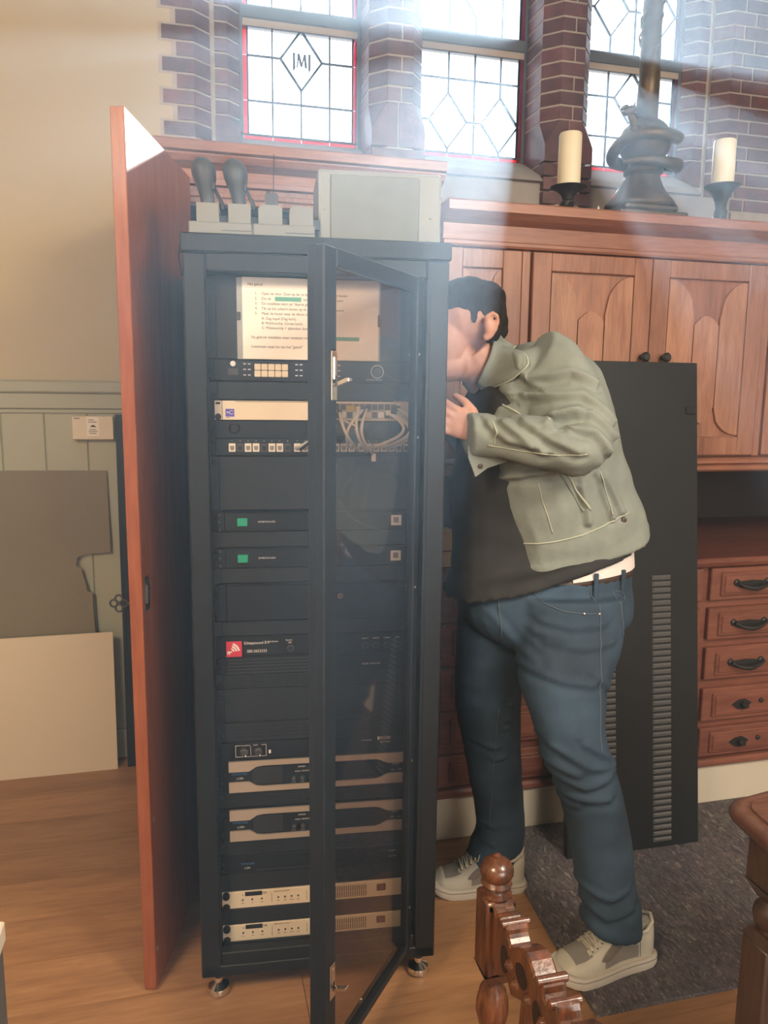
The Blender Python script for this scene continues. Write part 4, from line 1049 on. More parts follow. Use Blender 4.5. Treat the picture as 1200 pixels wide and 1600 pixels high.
def hand(wrist, d, up, back, s=1.0):
    """wrist point, finger direction, direction of the thumb side, direction the back of the hand faces"""
    d, up, back = Vector(d).normalized(), Vector(up).normalized(), Vector(back).normalized()
    w = Vector(wrist)
    def Q(a, u, k): return w + d*a*s + up*u*s + back*k*s
    def sec(a, u, hu, hk): return [Q(a, u+hu*math.cos(2*pi*i/16), hk*math.sin(2*pi*i/16)) for i in range(16)]
    b.loft([sec(-.035, 0, .030, .024), sec(0, 0, .029, .021), sec(.03, .002, .037, .019), sec(.06, .003, .043, .016), sec(.088, .002, .044, .013)])
    for i, (u, ln, r) in enumerate(((.033, .072, .0086), (.011, .080, .0088), (-.011, .074, .0084), (-.033, .058, .0076))):
        sp_ = u*1.12
        p0 = Q(.075, u, .002); p1 = Q(.092+ln*.30, sp_, .006); p2 = Q(.092+ln*.70, sp_*1.05, -.010); p3 = Q(.092+ln*.86, sp_*1.06, -.032)
        b.tube([p0, Q(.092, u, .006), p1, p2, p3], [r*1.1, r*1.08, r, r*.92, r*.75], 10); b.ell(p3, (r*.76,)*3, None, 8, 6)
    b.tube([Q(.008, .018, -.004), Q(.035, .050, -.008), Q(.062, .066, -.013), Q(.086, .072, -.022)], [.016, .0135, .0105, .0085], 10); b.ell(Q(.088, .0725, -.023), (.0085,)*3, None, 8, 6)
hand((.652, 1.695, 1.366), (-.86, .28, .42), (.42, .02, .86), (.18, -.96, .10), .86)
hand((.655, 2.02, 1.392), (-.88, -.05, .38), (.4, 0, .9), (.1, .98, .1), .86)
body = remesh(b, 'body', SKIN, man, .0042, 2)
for s in (-1, 1):
    MB().ell(H(671, 522, s*.030), (.012, .012, .012)).build('eye', WHITEC, man, 'all')
    MB().ell(H(664.8, 522, s*.031), (.0035, .0055, .0055)).build('iris', INK, man, 'all')
    m = MB(); m.tube([H(660, 511, s*.014), H(660, 508, s*.030), H(668, 509, s*.048)], [.004, .005, .003], 8); m.build('eyebrow', HAIR, man, 'all')
# hair
h = MB()
h.ell(H(728, 473), (.102, .083, .058), rotY(-6)); h.ell(H(752, 486), (.062, .081, .056), rotY(28)); h.ell(H(768, 503), (.036, .068, .045), rotY(40)); h.ell(H(776, 517), (.026, .055, .026), rotY(40))
for s in (-1, 1): h.ell(H(725, 491, s*.0755), (.011, .0075, .030), rotY(4)); h.ell(H(760, 513, s*.055), (.022, .022, .040), rotY(24))
def hd(p): return .006*noise.noise(p*26)+.003*noise.noise(Vector((p.x*60, p.y*60, p.z*25)))
remesh(h, 'hair', HAIR, man, .005, 2, hd)

# shirt, belt, jeans
m = MB(); limb(m, SHIRT, 1.0, 2.3)
shirt = remesh(m, 'shirt', TEE, man, .008, 2, lambda p: .006*noise.noise(Vector((p.x*9, p.y*9, p.z*18))))
u_ = [tuple(SHIRT[0])]
m = MB(); us = [ring_pts(.903, 1.823, 1.000, .2390, .155, 4.0, 48), ring_pts(.903, 1.828, 1.03, .2380, .155, 8, 48), ring_pts(.900, 1.832, 1.06, .232, .150, 12, 48)]
ks = [i for i in range(-12, 6)]
for i in ks:      # the hem shows as a wedge that widens towards the back
    f_ = min(1, max(0, (i+12)/9))
    for r in us[1:]: r[i % 48] = us[0][i % 48].lerp(r[i % 48], .12+.88*f_)
m.add([r[i % 48] for r in us for i in ks], [(j*18+i, j*18+i+1, (j+1)*18+i+1, (j+1)*18+i) for j in range(2) for i in range(17)])
m.build('undershirt', WHITEC, man, 'all')
m = MB(); limb(m, [(.903, 1.82, .995, .231, .148, 2.2)]+HIPS[1:], 1, 2.4); limb(m, NEARLEG, 1, 2.2); limb(m, FARLEG, 1, 2.2)
for R in (NEARLEG, FARLEG):
    x, y, z, rx, ry, a = R[-1]; m.loft([ring_pts(x, y, z-.004, rx*1.06, ry*1.07, a), ring_pts(x, y, z+.018, rx*1.06, ry*1.07, a)])
def rdg(v): return 1-2*abs(noise.noise(v))        # sharp crests, like pinched cloth
def segd(x, z, L_):
    best = (9, 0)
    for (ax, az), (bx, bz) in zip(L_, L_[1:]):
        dx, dz = bx-ax, bz-az; q = dx*dx+dz*dz
        t = max(0, min(1, ((x-ax)*dx+(z-az)*dz)/q)); ex, ez = x-ax-dx*t, z-az-dz*t
        d = math.hypot(ex, ez)
        if d < best[0]: best = (d, 1 if (dx*ez-dz*ex) >= 0 else -1)
    return best
BB = lambda F: [(min(p[0] for p in L_)-.04, max(p[0] for p in L_)+.04, min(p[1] for p in L_)-.04, max(p[1] for p in L_)+.04, L_) for L_ in F]
JF, KF = BB(J_FOLDS), BB(K_FOLDS)
def folds(p, F, h, w_):
    d = 0
    for x0, x1, z0, z1, L_ in F:
        if x0 < p.x < x1 and z0 < p.z < z1:
            a_, s_ = segd(p.x, p.z, L_)
            d += h*math.exp(-(a_/w_)**2) - .75*h*math.exp(-((a_*-s_-1.9*w_)/(1.1*w_))**2)
    return d
def jd(p):
    near = p.y < (1.70 if p.x > .83 else 1.97)
    d = folds(p, KF, .0058 if p.z < .79 else .0032, .0085) if near else 0
    cuff = math.exp(-((p.z-.15)/.07)**2)
    return d + .003*cuff*rdg(Vector((p.x*5, p.y*5, p.z*22))) + .003*noise.noise(Vector((p.x*10, p.y*10, p.z*7)))+.0018*rdg(Vector((p.x*7, p.y*7, p.z*16)))
jeans = remesh(m, 'jeans', JEAN, man, .0068, 2, jd)
m = MB(); inset = lambda P: [Vector((.902+(p.x-.902)*.95, 1.822+(p.y-1.822)*.93, p.z)) if p.x < .865 else p for p in P]
m.loft([inset(ring_pts(.902, 1.822, .984, .2365, .151, 3.0, 48)), inset(ring_pts(.901, 1.823, 1.006, .2345, .150, 3.5, 48))]); m.build('belt', LEATH, man, 'all')
# jacket: body, sleeves, hem band and cuffs in one cloth
m = MB(); limb(m, JACKET, 1, (3.4, 2.2)); limb(m, NEARARM, 1, 2.1); limb(m, FARARM, 1, 2.1)
m.ell((.822, 1.75, 1.482), (.085, .08, .088)); m.ell((.84, 1.99, 1.47), (.09, .08, .09)); m.ell((.853, 1.585, 1.352), (.066, .062, .066))
x, y, z, rx, ry, a = JACKET[0]
m.loft([ring_pts(x, y, z-.004, rx+.006, ry+.006, a, e=3.4), ring_pts(x-.008, y, z+.034, rx+.005, ry+.006, a, e=3.4)])
x, y, z, rx, ry, a = NEARARM[-1]
m.loft([ring_pts(x-.004, y+.003, z, rx+.006, ry+.006, a), ring_pts(x+.042, y-.032, z-.004, rx+.0075, ry+.008, a)])
def kd(p):
    d = .003*noise.noise(Vector((p.x*12, p.y*12, p.z*16)))
    if p.y < 1.84: d += folds(p, JF, .0095, .0085)
    d += .0035*rdg(Vector((p.x*9+p.z*4, p.y*5, p.z*5)))+.0022*rdg(Vector((p.x*18, p.y*9, p.z*12)))
    return d
jacket = remesh(m, 'jacket', JACK, man, .005, 3, kd)

def bvh(o):
    me = o.data; return BVHTree.FromPolygons([v.co for v in me.vertices], [p.vertices for p in me.polygons])
JB, KB = bvh(jacket), bvh(jeans)
def seam(B, pts, name, material, r=.0014, off=.0006, n=7):
    out = []
    for i in range(len(pts)-1):
        for s in range(n):
            t = s/n; x = pts[i][0]+(pts[i+1][0]-pts[i][0])*t; z = pts[i][1]+(pts[i+1][1]-pts[i][1])*t
            hit = B.ray_cast(Vector((x, 1.2, z)), Vector((0, 1, 0)))
            if hit[0] is not None: out.append(hit[0]+hit[1]*off)
    if len(out) > 2: return MB().tube(out, r, 6).build(name, material, man, 'all')
seam(JB, J_POCKET, 'pocket_welt', JACKS, .003); seam(JB, [(x-.012, z-.004) for x, z in J_POCKET], 'pocket_welt', JACK, .003)
for q in (J_SEAM1, J_SEAM2, J_SLEEVE): seam(JB, q, 'seam', JACKS, .0017)
seam(JB, J_HEM, 'hem_seam', JACKS, .0022); seam(JB, J_YOKE, 'front_edge', JACKS, .0035); seam(JB, J_ARM, 'armhole_seam', JACKS, .0026); seam(JB, J_CUFF, 'cuff_seam', JACKS, .002)
seam(JB, [(x+.018, z) for x, z in J_YOKE], 'placket_seam', JACKS, .0012)
for q, nm in ((K_POCKET, 'pocket_edge'), (K_SIDE, 'side_seam'), (K_BACK, 'back_pocket'), (K_FLY, 'fly_seam'), (K_FAR, 'inner_seam')): seam(KB, q, nm, JEANS_ST, .0016)
for x, z in ((.912, .935), (.953, .932)):
    hit = KB.ray_cast(Vector((x, 1.2, z)), Vector((0, 1, 0)))
    if hit[0] is not None: MB().ell(hit[0], (.004, .003, .004)).build('rivet', STEEL, man, 'all')
for x in (.965, 1.055):
    hit = KB.ray_cast(Vector((x, 1.2, .965)), Vector((0, 1, 0)))
    if hit[0] is not None:
        yb = min(hit[0].y, 1.82-.153*math.sqrt(max(0, 1-((x-.902)/.2375)**2)))-.006
        MB().box(x-.006, x+.006, yb, yb+.006, .955, 1.022, .002).build('belt_loop', JEAN, man)
hit = JB.ray_cast(Vector((1.035, 1.2, 1.153)), Vector((0, 1, 0)))
if hit[0] is not None: MB().ell(hit[0], (.008, .004, .008)).build('button', LEATH, man, 'all')
m = MB(); m.prism(FLAP, 1.672, 1.678, 'Y'); fo = m.build('front_corner', JACK, man)
MB().lathe([(.006, 1.6705), (.006, 1.669), (.004, 1.668)], (.652, 0, 1.291), 10, 'Y').build('button', LEATH, fo, True)
# collar: a folded band lying over the neck and shoulder from the nape to its point
C_IN = [(.752, 1.604), (.738, 1.591), (.725, 1.559), (.708, 1.518), (.698, 1.484)]
C_OUT = [(.806, 1.578), (.778, 1.560), (.768, 1.527), (.744, 1.493), (.716, 1.464)]
BBV = bvh(body)
def poly_at(P, t):
    u = t*(len(P)-1); i = min(int(u), len(P)-2); f = u-i
    return P[i][0]+(P[i+1][0]-P[i][0])*f, P[i][1]+(P[i+1][1]-P[i][1])*f
def first_hit(x, z, far=False):
    o_, d_ = (Vector((x, 2.6, z)), Vector((0, -1, 0))) if far else (Vector((x, 1.2, z)), Vector((0, 1, 0)))
    best = None
    for B in (JB, BBV):
        h_ = B.ray_cast(o_, d_)
        if h_[0] is not None and (best is None or (h_[0]-o_).length < (best-o_).length): best = h_[0]
    return best if best is not None else Vector((x, 1.86, z))
for far in (False, True):
    sg = 1 if far else -1
    m = MB(); g = []; N_ = 16
    for i in range(N_+1):
        t = i/N_; a_, b_ = poly_at(C_IN, t), poly_at(C_OUT, t); row = []
        for j in range(7):
            f = j/6; x, z = a_[0]+(b_[0]-a_[0])*f, a_[1]+(b_[1]-a_[1])*f
            row.append([x, first_hit(x, z, far).y, z, f])
        g.append(row)
    for _ in range(3):          # relax the drape
        for i in range(1, N_):
            for j in range(7): g[i][j][1] = (g[i-1][j][1]+2*g[i][j][1]+g[i+1][j][1])/4
        for i in range(N_+1):
            for j in range(1, 6): g[i][j][1] = (g[i][j-1][1]+2*g[i][j][1]+g[i][j+1][1])/4
    m.add([Vector((x, y+sg*(.016-.004*f), z)) for r in g for x, y, z, f in r], [(i*7+j, i*7+j+1, (i+1)*7+j+1, (i+1)*7+j) for i in range(N_) for j in range(6)])
    cl = m.build('collar', JACK, man, 'all'); q = cl.modifiers.new('s', 'SOLIDIFY'); q.thickness = .007; q.offset = 0
    m = MB(); m.tube([Vector((r[6][0], r[6][1]+sg*.016, r[6][2])) for r in g], .0024, 6); m.build('collar_seam', JACKS, man, 'all')

# shoes: x runs from toe (0) to heel (1)
ST = [(0, .014, .036), (.03, .030, .046), (.10, .043, .058), (.2, .049, .066), (.32, .049, .078), (.42, .046, .096), (.52, .042, .113), (.60, .039, .120), (.72, .037, .108), (.84, .037, .104), (.93, .034, .112), (.98, .027, .116), (1.0, .018, .112)]
SL = .272
def sinterp(u):
    for i in range(len(ST)-1):
        if u <= ST[i+1][0]:
            f = (u-ST[i][0])/(ST[i+1][0]-ST[i][0]); f = f*f*(3-2*f)*.5+f*.5
            return ST[i][1]+(ST[i+1][1]-ST[i][1])*f, ST[i][2]+(ST[i+1][2]-ST[i][2])*f
    return ST[-1][1], ST[-1][2]
def up(u, v, off=0.0):
    w_, h_ = sinterp(min(max(u, 0), 1)); t = pi*v
    y = math.copysign(abs(math.cos(t))**.75, math.cos(t))*(w_+off); z = .026+(h_-.026+off)*abs(math.sin(t))**.72
    return Vector((u*SL, -y, z))
def shoe(loc, heading, label):
    s_ = D.objects.new('shoe', None); COL.objects.link(s_); s_.parent = man; s_.location = loc; s_.rotation_euler = (0, 0, heading)
    m = MB(); us = [i/30 for i in range(31)]
    rings = [[up(u, k/18) for k in range(19)] for u in us]
    vs = [v for r in rings for v in r]
    m.add(vs, [(i*19+k, (i+1)*19+k, (i+1)*19+k+1, i*19+k+1) for i in range(30) for k in range(18)])
    m.build('upper', SHOEW, s_, 'all')
    m = MB(); out = []
    for sd in (1, -1):
        for i in (range(31) if sd > 0 else range(30, -1, -1)):
            w_ = sinterp(i/30)[0]+.006; u = i/30; out.append(((-.006+u*(SL+.012)), sd*w_))
    sp2 = lambda x: .010*max(0, (.16-x/SL))/.16*1.2
    lv = [(1.0, .0), (1.03, .008), (1.03, .022), (1.0, .031)]
    cx = SL/2
    rr = [[Vector((cx+(x-cx)*k_, y*k_, z_+sp2(x))) for x, y in out] for k_, z_ in lv]
    m.loft(rr); m.build('sole', SOLE, s_, 50)
    m = MB(); m.loft([[Vector((cx+(x-cx)*1.034, y*1.034, z_+sp2(x))) for x, y in out] for z_ in (.021, .0235)], cap=False); m.build('sole_line', SHOEG, s_, 'all')
    def patch(nm, ma, fn, nu, nv, off=.0018):
        m = MB(); g = [[up(*fn(i/nu, j/nv), off) for j in range(nv+1)] for i in range(nu+1)]
        m.add([p for r in g for p in r], [(i*(nv+1)+j, (i+1)*(nv+1)+j, (i+1)*(nv+1)+j+1, i*(nv+1)+j+1) for i in range(nu) for j in range(nv)])
        m.build(nm, ma, s_, 'all')
    patch('toe_panel', SHOEG, lambda a, c: (.12+a*.17, .30+.40*c), 8, 10, .0012)
    patch('toe_cap', SHOEW, lambda a, c: (.02+a*.10, .12+.76*c), 6, 12, .0022)
    for side in (0, 1):
        f = (lambda c: c) if side == 0 else (lambda c: 1-c)
        patch('heel_panel', SHOEW, lambda a, c, f=f: (.80+a*.2, f(.02+c*.40)), 6, 8, .0024)
        patch('swoosh_side', SHOED, lambda a, c, f=f: (.36+.56*a, f((.15+.17*a*a+.05*a)+(c-.5)*.15*(1-a)**.9*min(1, a*7+.1))), 14, 4, .0036)
        patch('eyestay', SHOEW, lambda a, c, f=f: (.26+a*.32, f(.34+c*.09)), 8, 4, .0042)
        patch('quarter', SHOEG, lambda a, c, f=f: (.40+a*.38, f(.03+c*.12)), 8, 4, .0012)
    patch('tongue', SHOEW, lambda a, c: (.28+a*.36, .44+.12*c), 8, 4, .0035)
    m = MB()
    for k in range(6):
        u = .30+k*.050
        m.tube([up(u, .37+.26*j/6, .0065+.002*math.sin(pi*j/6)) for j in range(7)], .0026, 6)
        m.tube([up(u+(.05 if j > 3 else .0)*0+.05*j/6, .37+.26*j/6, .0085) for j in range(7)], .0022, 6)
    for sg in (-1, 1):
        m.tube([up(.55, .5, .012), up(.53, .5+sg*.05, .022), up(.49, .5+sg*.12, .016), up(.47, .5+sg*.17, .010)], .002, 6)
        m.tube([up(.55, .5, .012), up(.575, .5+sg*.07, .020), up(.56, .5+sg*.15, .012), up(.545, .5+sg*.08, .010)], .002, 6)
    m.build('lace', LACE, s_, 'all')
    m = MB()
    for k in range(6):
        for sg in (.37, .63): m.ell(up(.30+k*.050, sg, .005), (.0026, .0026, .0026), None, 8, 6)
    m.build('eyelet', GREYD, s_, 'all')
    m = MB(); m.tube([Vector((x*SL, y, z)) for x, y, z in ((.60, -.036, .116), (.72, -.037, .106), (.86, -.035, .104), (.96, -.022, .114), (1.0, 0, .120), (.96, .022, .114), (.86, .035, .104), (.72, .037, .106), (.60, .036, .116))], .005, 8); m.build('collar_rim', SHOEW, s_, 'all')
    m = MB(); m.tube([Vector((.76*SL, 0, .06)), Vector((.72*SL, 0, .125)), Vector((.67*SL, 0, .17))], [.030, .032, .032], 14); m.build('sock', TEE, s_, 'all')
    m = MB(); m.box(.996*SL, 1.022*SL, -.010, .010, .075, .108, .003); m.build('heel_tab', SHOEG, s_)
    return s_
shoe((.853, 1.560, .0125), math.atan2(.024, .266), '')
shoe((.662, 1.985, .001), math.atan2(-.035, .24), '')

# ================================================================ THINGS LEANING, LYING AND STANDING AROUND
# grey felt mat
def felt():
    m, n, l, b = nodes_of('grey_felt')
    b.inputs['Roughness'].default_value = .95
    tc = n.new('ShaderNodeTexCoord'); mp = n.new('ShaderNodeMapping'); mp.inputs['Scale'].default_value = (1, .35, 1); mp.inputs['Rotation'].default_value = (0, 0, .5)
    l.new(tc.outputs['Object'], mp.inputs['Vector'])
    n1 = n.new('ShaderNodeTexNoise'); n1.inputs['Scale'].default_value = 95; n1.inputs['Detail'].default_value = 5; n1.inputs['Distortion'].default_value = 1.5
    n2 = n.new('ShaderNodeTexNoise'); n2.inputs['Scale'].default_value = 9
    l.new(mp.outputs[0], n1.inputs['Vector']); l.new(tc.outputs['Object'], n2.inputs['Vector'])
    cr = n.new('ShaderNodeValToRGB'); e = cr.color_ramp.elements
    e[0].position = .36; e[0].color = (.060, .050, .056, 1); e[1].position = .60; e[1].color = (.150, .128, .130, 1)
    x = e.new(.72); x.color = (.36, .32, .28, 1)
    l.new(n1.outputs['Fac'], cr.inputs['Fac'])
    mx = n.new('ShaderNodeMixRGB'); mx.blend_type = 'MULTIPLY'; mx.inputs['Fac'].default_value = .25
    l.new(cr.outputs['Color'], mx.inputs[1]); l.new(n2.outputs['Color'], mx.inputs[2]); l.new(mx.outputs[0], b.inputs['Base Color'])
    bp = n.new('ShaderNodeBump'); bp.inputs['Strength'].default_value = .6; bp.inputs['Distance'].default_value = .004
    l.new(n1.outputs['Fac'], bp.inputs['Height']); l.new(bp.outputs['Normal'], b.inputs['Normal'])
    return m
FELT = felt()
t = thing('floor_mat', 'dark grey speckled felt mat lying on the oak floor under the sneakers', 'mat', (1.6, 1.83, 0))
m = MB((1.6, 1.83, 0)); n = 24; top = []
for i in range(n+1):
    x = .897+i*(2.6-.897)/n
    top.append((x, 1.443+.003*noise.noise(Vector((x*5, 0, 0)))))
pts = top + [(2.6, 2.222), (.945, 2.222)] + [(.945-.05*k/8+.003*noise.noise(Vector((0, k*.7, 3))), 2.222-.779*k/8) for k in range(1, 8)]
m.prism(pts, .0005, .011); m.build('felt', FELT, t)

# black louvred rack panel leaning on the drawer cabinet
lean = math.atan2(2.205-2.018, 1.555)
t = thing('louvred_panel', 'black louvred steel rack side panel leaning on the cabinet behind the person', 'panel', (1.119, 2.018, .0118)); t.rotation_euler = (-lean, 0, rad(-1.2))
m = MB(); PW = .467; PH = 1.565
m.box(0, PW, 0, .004, 0, PH, .001); m.box(0, .004, .003, .024, 0, PH); m.box(PW-.004, PW, .003, .024, 0, PH); m.box(0, PW, .003, .024, PH-.004, PH); m.box(0, PW, .003, .024, 0, .004)
m.build('sheet', BLACK, t)
lv = MB().add([(0, 0, 0), (.066, 0, 0), (.060, -.008, -.004), (.006, -.008, -.004), (.0, 0, -.014), (.066, 0, -.014)], [(0, 1, 2, 3), (3, 2, 5, 4), (0, 3, 4), (1, 5, 2)]).mesh('louvre', mat('louvre_lit_grey', (.15, .15, .147), .38, 0, .08, 20))  # light caught by the louvres is put into this paler grey
for cx in (.105, .302):
    for i in range(43): link(lv, 'louvre', t, (cx, -.0005, .885-i*.0203))
m = MB(); m.box(.425, .458, -.004, .001, 1.40, 1.425, .001); m.build('latch', BLACK2, t)
m = MB(); m.box(.020, .05, -.004, .001, 1.40, 1.425, .001); m.build('latch', BLACK2, t)

# boards leaning against the wainscot
def leaning(name, label, cat, x0, poly, ybot, ytop, ztop, thick, ma, zb=0.0):
    a = math.atan2(ytop-ybot, ztop)
    t = thing(name, label, cat, (x0, ybot, zb)); t.rotation_euler = (-a, 0, 0)
    MB().prism(poly, 0, thick, 'Y').build('sheet', ma, t)
    return t
leaning('cut_board', 'taupe hardboard sheet with a notched right edge leaning on the sage wainscot', 'board', -.31,
        [(-.68, 0), (-.062, 0), (-.062, .535), (-.066, .61), (-.068, .695), (-.086, .70), (-.090, .735), (-.098, .755), (-.103, .790), (-.118, .795), (-.122, .80), (-.118, .83), (-.098, .842), (.004, .848), (.000, 1.16), (-.68, 1.167)], 3.012, 3.072, 1.165, .006, TAUPE)
leaning('white_board', 'plain cream white board leaning in front of the taupe notched sheet', 'board', -.306, [(-.62, 0), (0, 0), (0, .545), (-.62, .545)], 2.978, 3.004, .545, .008, WHITEB)
t = leaning('narrow_panel', 'narrow black upright panel leaning on the wainscot behind the mahogany door', 'panel', -.262, [(-.008, 0), (.15, 0), (.15, 1.372), (-.008, 1.372)], 2.985, 3.052, 1.372, .016, BLACK)
m = MB(); m.box(.028, .032, -.003, .001, .01, 1.36); m.box(-.006, .006, -.002, .001, .01, 1.36); m.build('folded_edge', BLACK2, t)
t = thing('white_wall_box', 'small white box with a paper label on the sage wainscot', 'box', (-.349, 3.05, 1.32))
MB().box(-.073, .072, 0, .03, -.043, .043, .002).build('case', WHITEB, t)
MB().box(-.022, .022, -.001, .001, -.030, .040).build('label', PAPER, t)
m = MB()
for z, x0, x1 in ((.030, -.016, .004), (.022, -.016, .014), (-.006, -.012, .012), (-.013, -.016, .016), (-.020, -.014, .012)): m.box(x0, x1, -.0014, -.0008, z-.0012, z+.0012)
m.prism([(-.010, .004), (-.004, .010), (.004, .011), (.010, .006), (.012, .003)], -.0014, -.0008, 'Y'); m.build('print', INK, t)
m = MB(); m.box(-.066, -.045, -.0006, .0002, .034, .037); m.build('print', INK, t)

# pale-topped pedestal, only its corner in view
t = thing('white_topped_pedestal', 'dark grey pedestal with a white top, at the very left edge of the floor', 'pedestal', (-.414, .71, 0))
MB().box(-.20, .189, -.19, .19, .813, .838, .002).build('top', WHITEB, t)
MB().box(-.197, .186, -.187, .187, 0, .813, .003).build('body', mat('pedestal_grey', (.10, .095, .09), .5), t)

# carved chair seen from its back corner (close to the camera)
t = thing('carved_chair', 'dark carved wooden chair with a scrolled crest rail and turned finial', 'chair', (.437, .70, 0))
O = (.437, .70, 0)
def chair_post(yc):
    m = MB(O)
    m.box(.413, .461, yc-.024, yc+.024, .575, .699, .004)
    m.add([(.413, yc-.024, .575), (.461, yc-.024, .575), (.461, yc+.024, .575), (.413, yc+.024, .575), (.421, yc-.016, .555), (.453, yc-.016, .555), (.453, yc+.016, .555), (.421, yc+.016, .555)], [(0, 1, 5, 4), (1, 2, 6, 5), (2, 3, 7, 6), (3, 0, 4, 7), (4, 5, 6, 7)])
    m.lathe([(.014, .557), (.015, .545), (.021, .535), (.025, .515), (.026, .500), (.022, .480), (.015, .468), (.013, .46), (.018, .452), (.019, .444)], (.437, yc, 0), 18)
    m.box(.415, .459, yc-.022, yc+.022, .0, .446, .004)
    p = m.build('post', CHAIRW, t, True)
    m = MB(O); m.lathe([(.023, .697), (.024, .701), (.017, .705), (.016, .708), (.022, .713), (.024, .718), (.020, .724), (.022, .727), (.0255, .733), (.0255, .741), (.021, .750), (.012, .756), (.006, .758), (.006, .762), (.003, .764)], (.437, yc, 0), 20)
    m.build('finial', CHAIRW, p, True)
    m = MB(O); e = yc-.024 if yc > .7 else yc+.024
    s = -1 if yc > .7 else 1
    m.box(.417, .422, min(e, e+s*.003), max(e, e+s*.003), .58, .694); m.box(.452, .457, min(e, e+s*.003), max(e, e+s*.003), .58, .694); m.box(.417, .457, min(e, e+s*.003), max(e, e+s*.003), .688, .694); m.build('moulding', CHAIRW, p)
chair_post(1.0); chair_post(.40)
top = [(.978, .700), (.962, .690), (.957, .698), (.944, .697), (.939, .684), (.934, .699), (.928, .703), (.921, .699), (.918, .688), (.908, .680), (.900, .684), (.890, .694), (.875, .703), (.860, .708), (.846, .706), (.834, .698), (.826, .690), (.822, .703), (.815, .706), (.808, .701), (.804, .688), (.796, .684), (.788, .700), (.780, .705), (.770, .706), (.765, .697), (.761, .686)]
mir = [(1.4-y+.0, z) for y, z in top[::-1]]
topc = top + [(.75, .690), (.735, .712), (.715, .722), (.70, .724)] + [(1.4-y, z) for y, z in [(.715, .722), (.735, .712), (.75, .690)]] + mir
bot = [(.422, .615), (.45, .600), (.48, .625), (.50, .608), (.54, .632), (.57, .612), (.61, .640), (.65, .615), (.70, .600), (.75, .615), (.79, .640), (.83, .612), (.86, .632), (.90, .608), (.92, .625), (.95, .600), (.978, .615)]
m = MB(O); m.prism(topc+bot, .421, .456, 'X'); cr_ = m.build('crest_rail', CHAIRW, t)
cr_.modifiers.new('bevel', 'BEVEL').width = .003
m = MB(O)
for yc, zc, r_ in ((.931, .699, .006), (.815, .702, .0065), (.777, .701, .006), (.585, .702, .0065), (.469, .699, .006)):
    m.lathe([(r_*.6, .415), (r_, .417), (r_, .459), (r_*.6, .461)], (0, yc, zc), 12, 'X')
m.build('scroll_bar', CHAIRW, cr_, True)
m = MB(O)
for yc, zc, a_, b_ in ((.925, .650, .012, .018), (.868, .668, .018, .014), (.82, .652, .010, .016), (.74, .655, .016, .024), (.66, .655, .016, .024), (.58, .652, .010, .016), (.53, .668, .018, .014), (.475, .650, .012, .018)):
    pts = [(yc+a_*math.cos(q*pi/6), zc+b_*math.sin(q*pi/6)*(1 if q < 7 else 1.3)) for q in range(12)]
    m.prism(pts, .4195, .4215, 'X')
m.build('carved_hollow', mat('carved_recess', (.018, .008, .005), .5), cr_, kind='stuff')
m = MB(O)
for yc, zc in ((.905, .655), (.885, .640), (.845, .650), (.80, .655), (.765, .645)):
    m.lathe([(.002, .412), (.006, .415), (.009, .421)], (0, yc, zc), 8, 'X')
m.build('carved_leaf', CHAIRW, cr_, True, kind='stuff')
m = MB(O); m.box(.428, .448, .43, .97, .46, .485, .004); m.build('lower_rail', CHAIRW, t)
for yc in (.52, .61, .70, .79, .88):
    m = MB(O); m.lathe([(.009, .484), (.012, .51), (.008, .53), (.012, .56), (.009, .618)], (.438, yc, 0), 10); m.build('spindle', CHAIRW, t, True)
MB(O).box(.43, .72, .42, .97, .40, .435, .01).build('seat', CHAIRW, t)
for yc in (.43, .97):
    m = MB(O); m.lathe([(.02, .40), (.022, .3), (.015, .22), (.021, .12), (.016, 0)], (.69, yc, 0), 12); m.build('leg', CHAIRW, t, True)

# side table at the right edge
t = thing('side_table', 'dark wooden side table with a moulded top edge and turned legs', 'table', (1.40, .95, 0))
O = (1.40, .95, 0)
c0 = Vector((.940, 1.130))
bm = bmesh.new()
ang = rad(-8.5)          # the top is turned slightly to the wall
def TP(u, v): 
    d1 = Vector((.112, .019)).normalized(); d2 = Vector((-.03, -.25)).normalized()
    return c0 + d1*u + d2*v
def outline(ins, r=.03):
    pts = []
    for (u, v), (a0) in (((ins, ins), 180), ((.60-ins, ins), 270), ((.60-ins, .75-ins), 0), ((ins, .75-ins), 90)):
        cu = u+r if a0 in (180, 90) else u-r; cv = v+r if a0 in (180, 270) else v-r
        for k in range(5):
            a = rad(a0+k*22.5); pts.append(TP(cu+r*math.cos(a), cv+r*math.sin(a)))
    return pts
m = MB(O)
rings = []
for ins, z in ((.012, .688), (.002, .693), (-.001, .703), (.002, .713), (.010, .719), (.022, .7205), (.024, .7185), (.028, .7185), (.030, .7225), (.036, .7225)):
    rings.append([Vector((p.x, p.y, z)) for p in outline(ins)])
m.loft(rings); m.build('table_top', TABLEW, t, 50)
